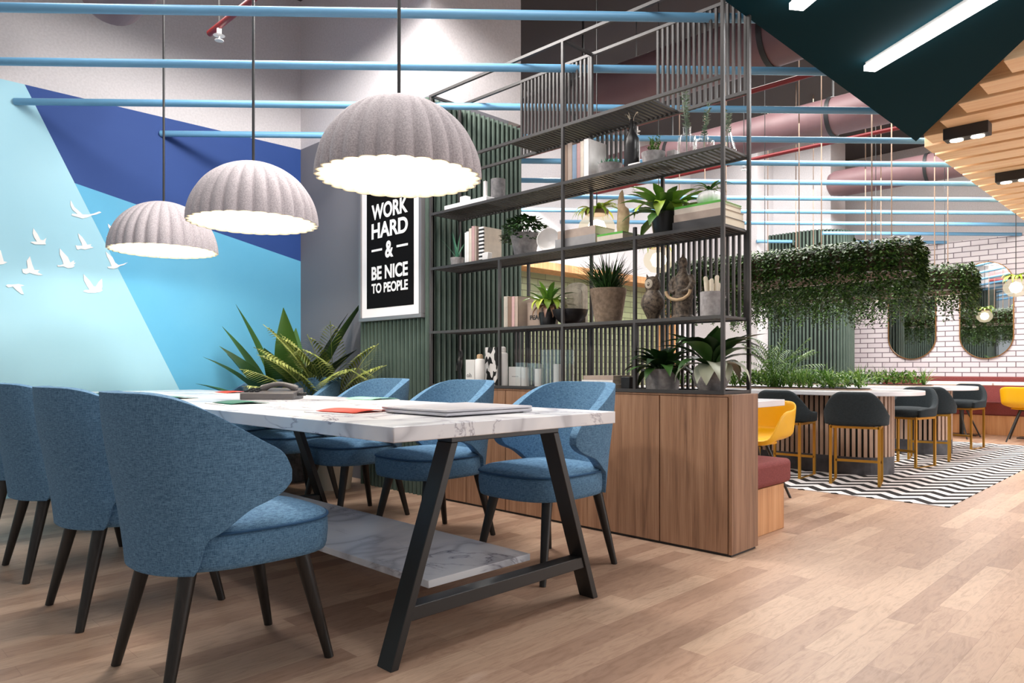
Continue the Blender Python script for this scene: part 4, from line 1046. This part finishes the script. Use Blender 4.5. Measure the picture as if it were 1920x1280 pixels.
for az, el, l, dr in ((4.2, 1.2, .92, 1.3), (3.4, 1.3, .9, 1.1), (5.2, 1.15, .85, 1.5), (2.5, 1.3, .98, 1.0), (-.3, 1.35, .85, 1.2), (4.7, 1.45, .95, .9), (3.0, 1.0, .8, 1.5), (5.9, 1.2, .8, 1.4), (3.8, .85, .75, 1.5), (1.6, 1.4, .9, 1.0), (4.9, .8, .7, 1.4), (3.6, 1.05, .95, 1.2), (4.0, 1.35, .85, .9), (5.0, 1.0, .9, 1.3), (2.9, 1.2, .9, 1.2), (2.2, 1.05, .85, 1.3)):
    az = PI + ((az - PI + PI) % (2 * PI) - PI) * .62
    frond(m, (.03 * math.cos(az), .03 * math.sin(az), .36), az, min(1.5, el + .16), l * 1.08, .27, dr * .8, 34, .022)
m.build('foliage', 'leaf_olive', t)

# ------------------------------------------------------------------ beyond the cabinet: bench, café table, yellow chairs
t = thing('bench_seat', (3.575, 1.835, 0), 'honey oak bench with a brick-red cushion behind the oak cabinet', 'bench')
MB().box(0, .545, 0, 2.2, .0, .262).build('base', 'bench_wood', t, bevel=.003, seg=1)
MB().box(.0, .62, -.015, 2.2, .264, .405).build('cushion', 'red_uph', t, bevel=.028, seg=4)
MB().box(.545, .62, .2, .25, .0, .262).build('bracket', 'bench_wood', t)
def cafe_table(x, y, sx, sy, label, h=.74):
    t = thing('cafe_table', (x, y, 0), label, 'table', 'white café tables')
    MB().box(-sx / 2, sx / 2, -sy / 2, sy / 2, h - .04, h).build('tabletop', 'white_top', t, bevel=.004)
    o = .115 if sx < .55 else 0
    MB().cyl((o, 0, .012), (o, 0, h - .04), .028, n=16).build('column', 'black_metal', t, smooth=True)
    MB().box(o - .13, o + .13, -.2, .2, 0, .014).build('base_plate', 'black_metal', t, bevel=.004)
cafe_table(4.22, 2.36, .5, .75, 'white square-edged café table showing just behind the end of the oak cabinet', .738)
def make_yellow(label):
    t = thing('tub_chair', (0, 0, 0), label, 'chair', 'yellow moulded tub chairs')
    N, K = 40, 10; rows = []
    for i in range(N):
        a = 2 * PI * i / N; c, s = math.cos(a), math.sin(a); r = []
        fx = (1 + c) / 2                                 # 0 back .. 1 front
        H = .70 - .055 * sm(.12, .6, fx) - .24 * sm(.68, .93, fx)
        H = max(H, .445)
        for k in range(K + 1):
            v = k / K; z = .405 + (H - .405) * v ** 1.6
            rr = .10 + (.17 * sm(0, .45, v)) + .03 * v
            rr *= 1 + .04 * (v > .3)
            q = sup(a, rr + .008, rr + .01, 2.3)
            r.append((q[0] - .03 * v * (1 - fx), q[1], z))
        rows.append(r)
    m = MB().grid([[rows[i][k] for i in range(N)] for k in range(K + 1)], True)
    m.f.append(tuple(range(N - 1, -1, -1)))
    m.build('shell', 'yellow', t, smooth='all', solid=.012, sub=1)
    MB().lathe([(0, .436), (.17, .43), (.2, .422), (.205, .41), (0, .406)], 32).build('seat_pad', 'yellow', t, smooth=True)
    for sx in (-1, 1):
        for sy in (-1, 1): MB().cyl((sx * .245, sy * .235, 0), (sx * .10, sy * .10, .405), .009, .013, 10).build('leg', 'black_metal', t, smooth=True)
    MB().box(-.11, .11, -.012, .012, .385, .404).box(-.012, .012, -.11, .11, .384, .403).build('underframe', 'black_metal', t)
    return t
yc = make_yellow('yellow tub chair with black legs beside the end of the oak cabinet'); yc.location = (4.82, 2.42, 0); yc.rotation_euler = (0, 0, PI + .15)
dup(yc, (11.12, 1.75, 0), 0.1, 'yellow tub chair by the red wall bench, cut by the right edge of the picture')
dup(yc, (11.15, 2.6, 0), -.1, 'yellow tub chair by the red wall bench, mostly hidden behind the farthest dark stool')

# communal counters
def stadium(hw, y0, y1, n=18):
    P = [(hw * math.cos(a), y0 + hw + hw * math.sin(a)) for a in [PI + PI * i / n for i in range(n + 1)]]
    return P + [(hw * math.cos(a), y1 - hw + hw * math.sin(a)) for a in [PI * i / n for i in range(n + 1)]]
def counter(x, y0, L, label):
    t = thing('counter_table', (x, y0, 0), label, 'table', 'slatted counter tables')
    MB().prism(stadium(.55, 0, L), .70, .738).build('tabletop', 'white_top', t, bevel=.006)
    MB().prism(stadium(.30, .24, L - .24), .0, .16).build('plinth', 'plinth', t)
    MB().prism(stadium(.285, .255, L - .255), .16, .70).build('core', 'slat_back', t)
    path = stadium(.285, .255, L - .255, 30); m = MB(); path = path + path[:1]; tot = 0; sg = []
    for a, b in zip(path, path[1:]):
        l = math.dist(a, b)
        if l > 1e-6: sg.append((tot, l, a, b)); tot += l
    n = int(tot / .045)
    for i in range(n):
        s = (i + .5) * tot / n
        for a0, l, a, b in sg:
            if a0 <= s <= a0 + l: break
        ux, uy = (b[0] - a[0]) / l, (b[1] - a[1]) / l; cx, cy = a[0] + ux * (s - a0), a[1] + uy * (s - a0); nx, ny = uy, -ux
        m.prism([(cx + ux * u + nx * v, cy + uy * u + ny * v) for u, v in ((-.014, -.005), (.014, -.005), (.014, .016), (-.014, .016))][::1], .16, .70)
    m.build('slats', 'slat_wood', t)
    MB().prism(stadium(.155, .42, L - .3), .738, .746).build('planter', 'slat_wood', t)
    MB().prism(stadium(.14, .435, L - .315), .746, .752).build('soil', 'soil', t)
    return t
def greenery(x, y0, y1, label, seed):
    m = MB(); m2 = MB()
    n = int((y1 - y0) * 30)
    for i in range(n):
        cx = R.uniform(-.1, .1); cy = y0 + (y1 - y0) * (i + R.random()) / n; kind = R.random()
        if kind < .5:
            for j in range(16):
                m.blade((cx, cy, .0), R.uniform(0, 6.28), R.uniform(.7, 1.5), R.uniform(.15, .28), .013, R.uniform(.3, 1.4), 4, .2, .05, spear)
        else:
            for j in range(60):
                a = R.uniform(0, 6.28); r = R.uniform(0, .11); z = R.uniform(.0, .15) * (1 - r * 4)
                m.leaf((cx + r * math.cos(a), cy + r * math.sin(a), .01 + abs(z)), (math.cos(a), math.sin(a), R.uniform(.1, 1.2)), (0, 0, 1), .045, .02)
    return tag(m.build('planter_greenery', 'leaf_grass', loc=(x, 0, .748)), label, 'plants', None, 'stuff')
counter(6.85, 1.83, 3.0, 'white-topped slatted counter with a rounded end and a planted strip, nearer the oak cabinet')
counter(8.9, 1.86, 3.0, 'white-topped slatted counter with a rounded end, farther from the oak cabinet')
greenery(6.85, 2.32, 4.45, 'low green grasses and ferns growing along the nearer slatted counter', 1)
greenery(8.9, 2.35, 4.45, 'low green grasses and ferns growing along the farther slatted counter', 2)
t = thing('planter_palm', (6.87, 3.15, .748), 'small feathery palm rising from the planted strip of the nearer counter', 'plant')
m = MB()
for i in range(26):
    frond(m, (R.uniform(-.04, .04), R.uniform(-.06, .06), 0), i * 2.4, R.uniform(.8, 1.5), R.uniform(.45, .68), .17, R.uniform(.4, 1.3), 18, .012)
m.build('foliage', 'leaf_md', t)

def make_stool(label):
    t = thing('counter_stool', (0, 0, 0), label, 'stool', 'dark stools at the slatted counters')
    out = [sup(2 * PI * i / 36, .212, .205, 2.8) for i in range(36)]
    m = MB().grid([[(x * k, y * k, z) for x, y in out] for k, z in ((.9, .475), (1, .482), (1.02, .51), (1.0, .54), (.9, .556), (.5, .566), (.1, .568))], True)
    m.f += [tuple(range(35, -1, -1)), tuple(range(6 * 36, 7 * 36))]; m.build('seat', 'dark_uph', t, smooth='all')
    N, K = 44, 7; rows = []
    for i in range(N + 1):
        u = -1 + 2 * i / N; a = PI + u * math.radians(128); x, y = sup(a, .238, .236, 2.5); fx = (x + .238) / .476
        zt = .748 - .185 * sm(.16, .72, abs(u)) - .02 * sm(.8, 1, abs(u)); zb = .478
        rows.append([(x * (1 + .03 * k / K) - .03 * (k / K) * (1 - fx), y * (1 + .03 * k / K), zb + (zt - zb) * k / K) for k in range(K + 1)])
    MB().grid(rows).build('backrest', 'dark_uph', t, smooth='all', solid=.05, off=1, sub=1)
    w_ = .02
    for sx in (-1, 1):
        for sy in (-1, 1): MB().box(sx * .175 - w_ / 2, sx * .175 + w_ / 2, sy * .175 - w_ / 2, sy * .175 + w_ / 2, .0, .478).build('leg', 'brass', t)
    m = MB()
    for sy in (-1, 1): m.box(-.175, .175, sy * .175 - w_ / 2, sy * .175 + w_ / 2, .455, .475)
    for sx in (-1, 1): m.box(sx * .175 - w_ / 2, sx * .175 + w_ / 2, -.175, .175, .456, .474)
    m.build('seat_frame', 'brass', t)
    MB().box(.165, .185, -.175, .175, .15, .17).build('foot_rail', 'brass', t)
    for sy in (-1, 1): MB().box(-.175, .175, sy * .175 - w_ / 2, sy * .175 + w_ / 2, 0, .012).build('floor_bar', 'brass', t)
    return t
st = make_stool('dark upholstered stool with brass legs at the rounded end of the nearer counter'); st.location = (6.14, 2.13, 0.0); st.rotation_euler = (0, 0, .25)
for x, y, rz, l in ((6.16, 2.72, .05, 'dark upholstered stool with brass legs behind the yellow chair'), (6.2, 3.35, 0, 'dark upholstered stool hidden behind the oak cabinet and its plants'),
                    (7.58, 2.17, PI - .2, 'dark stool facing the viewer between the two slatted counters'), (8.26, 2.15, .2, 'dark stool with its back to the viewer at the farther slatted counter'),
                    (9.72, 2.2, PI - .15, 'dark stool on the far side of the farther slatted counter, beside the yellow chair'), (7.6, 2.95, PI, 'dark stool showing only its top edge behind the planted strip')):
    dup(st, (x, y, 0), rz, l)
o = MB().box(0, 4.95, 0, 4.3, 0, .006).build('rug', 'rug', loc=(5.49, 1.31, 0)); tag(o, 'black-and-white zigzag rug under the slatted counters', 'rug')

# wall bench under the mirrors
t = thing('wall_bench', (11.9, -4, 0), 'long brick-red upholstered bench on a honey oak base along the white brick wall', 'bench')
MB().box(.02, BX - 11.9, 0, 7.9, 0, .27).build('base', 'bench_wood', t)
MB().box(0, BX - 11.9 - .12, 0, 7.9, .272, .45).build('seat', 'red_uph', t, bevel=.02)
MB().box(BX - 11.9 - .118, BX - 11.9 - .002, 0, 7.9, .272, .81).build('backrest', 'red_uph', t, bevel=.02)
for y, l in ((2.62, 'white café table by the wall bench, nearest the brick corner'), (1.76, 'white café table by the wall bench, in the middle'), (.9, 'white café table by the wall bench, cut by the right edge of the picture')):
    cafe_table(11.62, y, .62, .84, l, .745)

# mirrors
def make_mirror(label):
    t = thing('wall_mirror', (0, 0, 0), label, 'mirror', 'capsule mirrors on the brick wall')
    def caps(w_, h, n=24): return [(w_ * math.cos(a), h - w_ + w_ * math.sin(a)) for a in [PI * i / n for i in range(n + 1)]] + [(w_ * math.cos(a), -h + w_ + w_ * math.sin(a)) for a in [PI + PI * i / n for i in range(n + 1)]]
    P = caps(.345, .72); Q = caps(.333, .708); n = len(P)
    m = MB(); m.add([(x, y, z) for x, c in ((-.03, P), (-.03, Q), (0, P), (0, Q)) for y, z in c], [q for i in range(n) for q in ((i, (i + 1) % n, n + (i + 1) % n, n + i), (i, 2 * n + i, 2 * n + (i + 1) % n, (i + 1) % n), (n + i, n + (i + 1) % n, 3 * n + (i + 1) % n, 3 * n + i))])
    m.build('rim', 'gold_rim', t, smooth=True)
    upright(caps(.334, .709), -.02, -.001, MB()).build('glass', 'mirror', t)
    return t
mr = make_mirror('gold-rimmed capsule mirror on the brick wall, nearer the green fluted cladding'); mr.location = (BX - .001, 3.50, 1.79)
dup(mr, (BX - .001, 2.50, 1.79), 0, 'gold-rimmed capsule mirror on the brick wall, farther from the green fluted cladding')

# hanging planters
def planter(x, y0, y1, z1, label, nl, ny):
    t = thing('hanging_planter', (x, y0, z1), label, 'hanging planter', 'ivy planters hung over the counters')
    L = y1 - y0; hw = .34
    b = MB(); P = stadium(hw, 0, L, 10)
    for z in (-.27, -.16, -.05):
        b.tube([(p[0], p[1], z) for p in P] + [(P[0][0], P[0][1], z)], .007, 6, False)
    b.build('wire_rim', 'white_metal', t)
    MB().prism(stadium(hw - .015, .015, L - .015, 10), -.27, -.04).build('tray', 'tray', t)
    m = MB(); per = []
    Pp = P + P[:1]; tot = 0
    for a, c in zip(Pp, Pp[1:]):
        l = math.dist(a, c)
        if l > 1e-6: per.append((tot, l, a, c)); tot += l
    def on(s):
        for a0, l, a, c in per:
            if a0 <= s <= a0 + l: break
        k = (s - a0) / l; return (a[0] + (c[0] - a[0]) * k, a[1] + (c[1] - a[1]) * k)
    for i in range(nl):
        s = R.random() * tot; px, py = on(s); nx, ny_ = px, (py - hw if py < hw else (py - L + hw if py > L - hw else 0)); q = math.hypot(nx, ny_) or 1; nx /= q; ny_ /= q
        hang = .28 + R.random() ** 1.4 * .36; off = R.uniform(.0, .05); n = int(hang / .019)
        for j in range(n):
            z = -.0 - j * .019 + R.uniform(-.01, .01); f = min(1, j / 4)
            a = R.uniform(-1.3, 1.3)
            d = (nx * math.cos(a) - ny_ * math.sin(a), ny_ * math.cos(a) + nx * math.sin(a), -R.uniform(.2, 1.4))
            m.leaf((px + nx * off * f + R.uniform(-.014, .014), py + ny_ * off * f + R.uniform(-.014, .014), z), d, (R.uniform(-.4, .4), R.uniform(-.4, .4), 1), R.uniform(.026, .042), R.uniform(.018, .028))
    for i in range(ny):
        px, py = on(R.random() * tot); k = R.random() ** .6; px *= k
        a = R.uniform(0, 6.28); m.leaf((px, py, -.03 + R.uniform(-.01, .05)), (math.cos(a), math.sin(a), R.uniform(-.2, 1)), (0, 0, 1), .04, .026)
    m.build('ivy', 'ivy', t)
    for dx in (-.26, .26):
        for dy in (.3, L / 3 + .1, L * 2 / 3, L - .3): MB().cyl((dx, dy, -.06), (dx, dy, CZ - z1), .0055, n=8).build('hanging_rod', 'cream_metal', t, smooth=True)
    return t
planter(6.85, 1.86, 4.36, 2.03, 'long planter of dark trailing ivy hung over the nearer slatted counter', 1150, 1700)
planter(8.9, 1.9, 4.6, 2.03, 'long planter of dark trailing ivy hung over the farther slatted counter', 1000, 1500)

# globe pendants with plants
def make_globe(label):
    t = thing('globe_pendant', (0, 0, 0), label, 'pendant lamp', 'glass globe pendants with plants on top')
    MB().lathe([(.0, -.115), (.07, -.1), (.12, -.045), (.13, 0), (.12, .045), (.075, .095), (.06, .105)], 28).build('globe', 'globe', t, smooth=True)
    MB().lathe([(0, -.07), (.05, -.05), (.07, 0), (.05, .05), (0, .07)], 20).build('bulb', 'glow', t, smooth=True)
    MB().lathe([(.055, .095), (.08, .1), (.085, .125), (.02, .13), (.0, .13)], 20).build('collar', 'tray', t, smooth=True)
    m = MB()
    for i in range(26): m.blade((.03 * math.cos(i * 2.4), .03 * math.sin(i * 2.4), .125), i * 2.4, R.uniform(.3, 1.0), R.uniform(.12, .2), .035, R.uniform(1.4, 2.4), 6, .2, .05)
    m.build('foliage', 'leaf_lt', t)
    MB().cyl((0, 0, .12), (0, 0, 2.48), .004, n=6).build('cord', 'phone_k', t)
    return t
GL = [(3.99, 3.12, 1.91, 'glass globe pendant with a plant on top, seen left of the wooden carving'), (5.3, 3.47, 1.87, 'glass globe pendant with a plant on top, seen above the owl'),
      (7.72, 3.66, 1.88, 'glass globe pendant glowing below the ivy, beside the green fluted cladding'), (9.6, 3.1, 1.88, 'glass globe pendant glowing below the ivy, beside the nearer mirror'),
      (10.1, 2.46, 1.88, 'glass globe pendant glowing below the ivy, between the two mirrors'), (10.35, 1.77, 1.9, 'glass globe pendant hung before the brick wall, rightmost of the globes')]
gb = make_globe(GL[0][3]); gb.location = GL[0][:3]
for x, y, z, l in GL[1:]: dup(gb, (x, y, z), 0, l)

# ------------------------------------------------------------------ lamps and added fill lights
def area(name, loc, sx, sy, power, col=(1, .97, .93), rot=(0, 0, 0)):
    l = bpy.data.lights.new(name, 'AREA'); l.shape = 'RECTANGLE'; l.size = sx; l.size_y = sy; l.energy = power; l.color = col
    o = bpy.data.objects.new(name, l); COL.objects.link(o); o.location = loc; o.rotation_euler = rot; return o
def point(name, loc, power, r, col=(1, .93, .84)):
    l = bpy.data.lights.new(name, 'POINT'); l.energy = power; l.shadow_soft_size = r; l.color = col
    o = bpy.data.objects.new(name, l); COL.objects.link(o); o.location = loc; return o
def spot(name, loc, tgt, power, ang, blend=.2, r=.04, col=(1, .95, .9)):
    l = bpy.data.lights.new(name, 'SPOT'); l.energy = power; l.spot_size = math.radians(ang); l.spot_blend = blend; l.shadow_soft_size = r; l.color = col
    o = bpy.data.objects.new(name, l); COL.objects.link(o); o.location = loc
    o.rotation_euler = (Vector(tgt) - Vector(loc)).to_track_quat('-Z', 'Y').to_euler(); return o
for i, (x, y) in enumerate(PL): point('pendant_light', (x, y, 1.742 + .06), P_PEND, .05)
area('ceiling_light_dining', (1.7, 3.1, 3.62), 1.8, 4.2, P_DIN)
area('lounge_overhead_fill', (9.4, 3.0, CZ - .05), 1.4, 4, P_LNC * .6)  # added fill between the ducts for the far walls, no fixture
area('lounge_overhead_fill', (6.8, 3.6, CZ - .05), 1.2, 3, P_LNC * .4)  # second added lounge fill, also without a fixture
area('lounge_low_fill', (8.6, 2.9, 3.2), 4.5, 2.2, P_LNG)  # unseen fill sheet below the ducts, no real pendant hangs here
area('side_fill', (9.5, -6.6, 1.5), 6, 2.6, P_SIDE, (.95, .98, 1), (PI / 2, 0, 0))  # added fill to lift the beam undersides, no window is modelled
area('front_overhead_fill', (2.5, -1.2, CZ - .05), 4, 3, P_FRT)  # added out-of-view fill near the camera, no fixture behind it
area('aisle_fill', (9, -.5, 2.76), 5, 2.2, P_AIS)  # invisible panel added under the beams so the floor bounces more light
spot('downlight', (2.7, 3.7, 3.66), (2.7, 3.7, 0), P_SPT, 166, .06, .25)
spot('downlight', (1.6, 5.1, 3.66), (1.6, 5.1, 0), P_SPT * .12, 166, .06, .25)
spot('downlight', (6.1, 5.4, 3.4), (6.1, 5.4, 0), P_SPT * .9, 130, .1)
for a, b in (((4.62, 1.53), (3.9, .5)), ((3.57, 1.53), (2.85, .5))):
    area('strip_light', ((a[0] + b[0]) / 2, (a[1] + b[1]) / 2, SZ - .06), .06, 1.2, P_STR, (1, 1, 1), (0, 0, math.atan2(b[1] - a[1], b[0] - a[0]) + PI / 2))
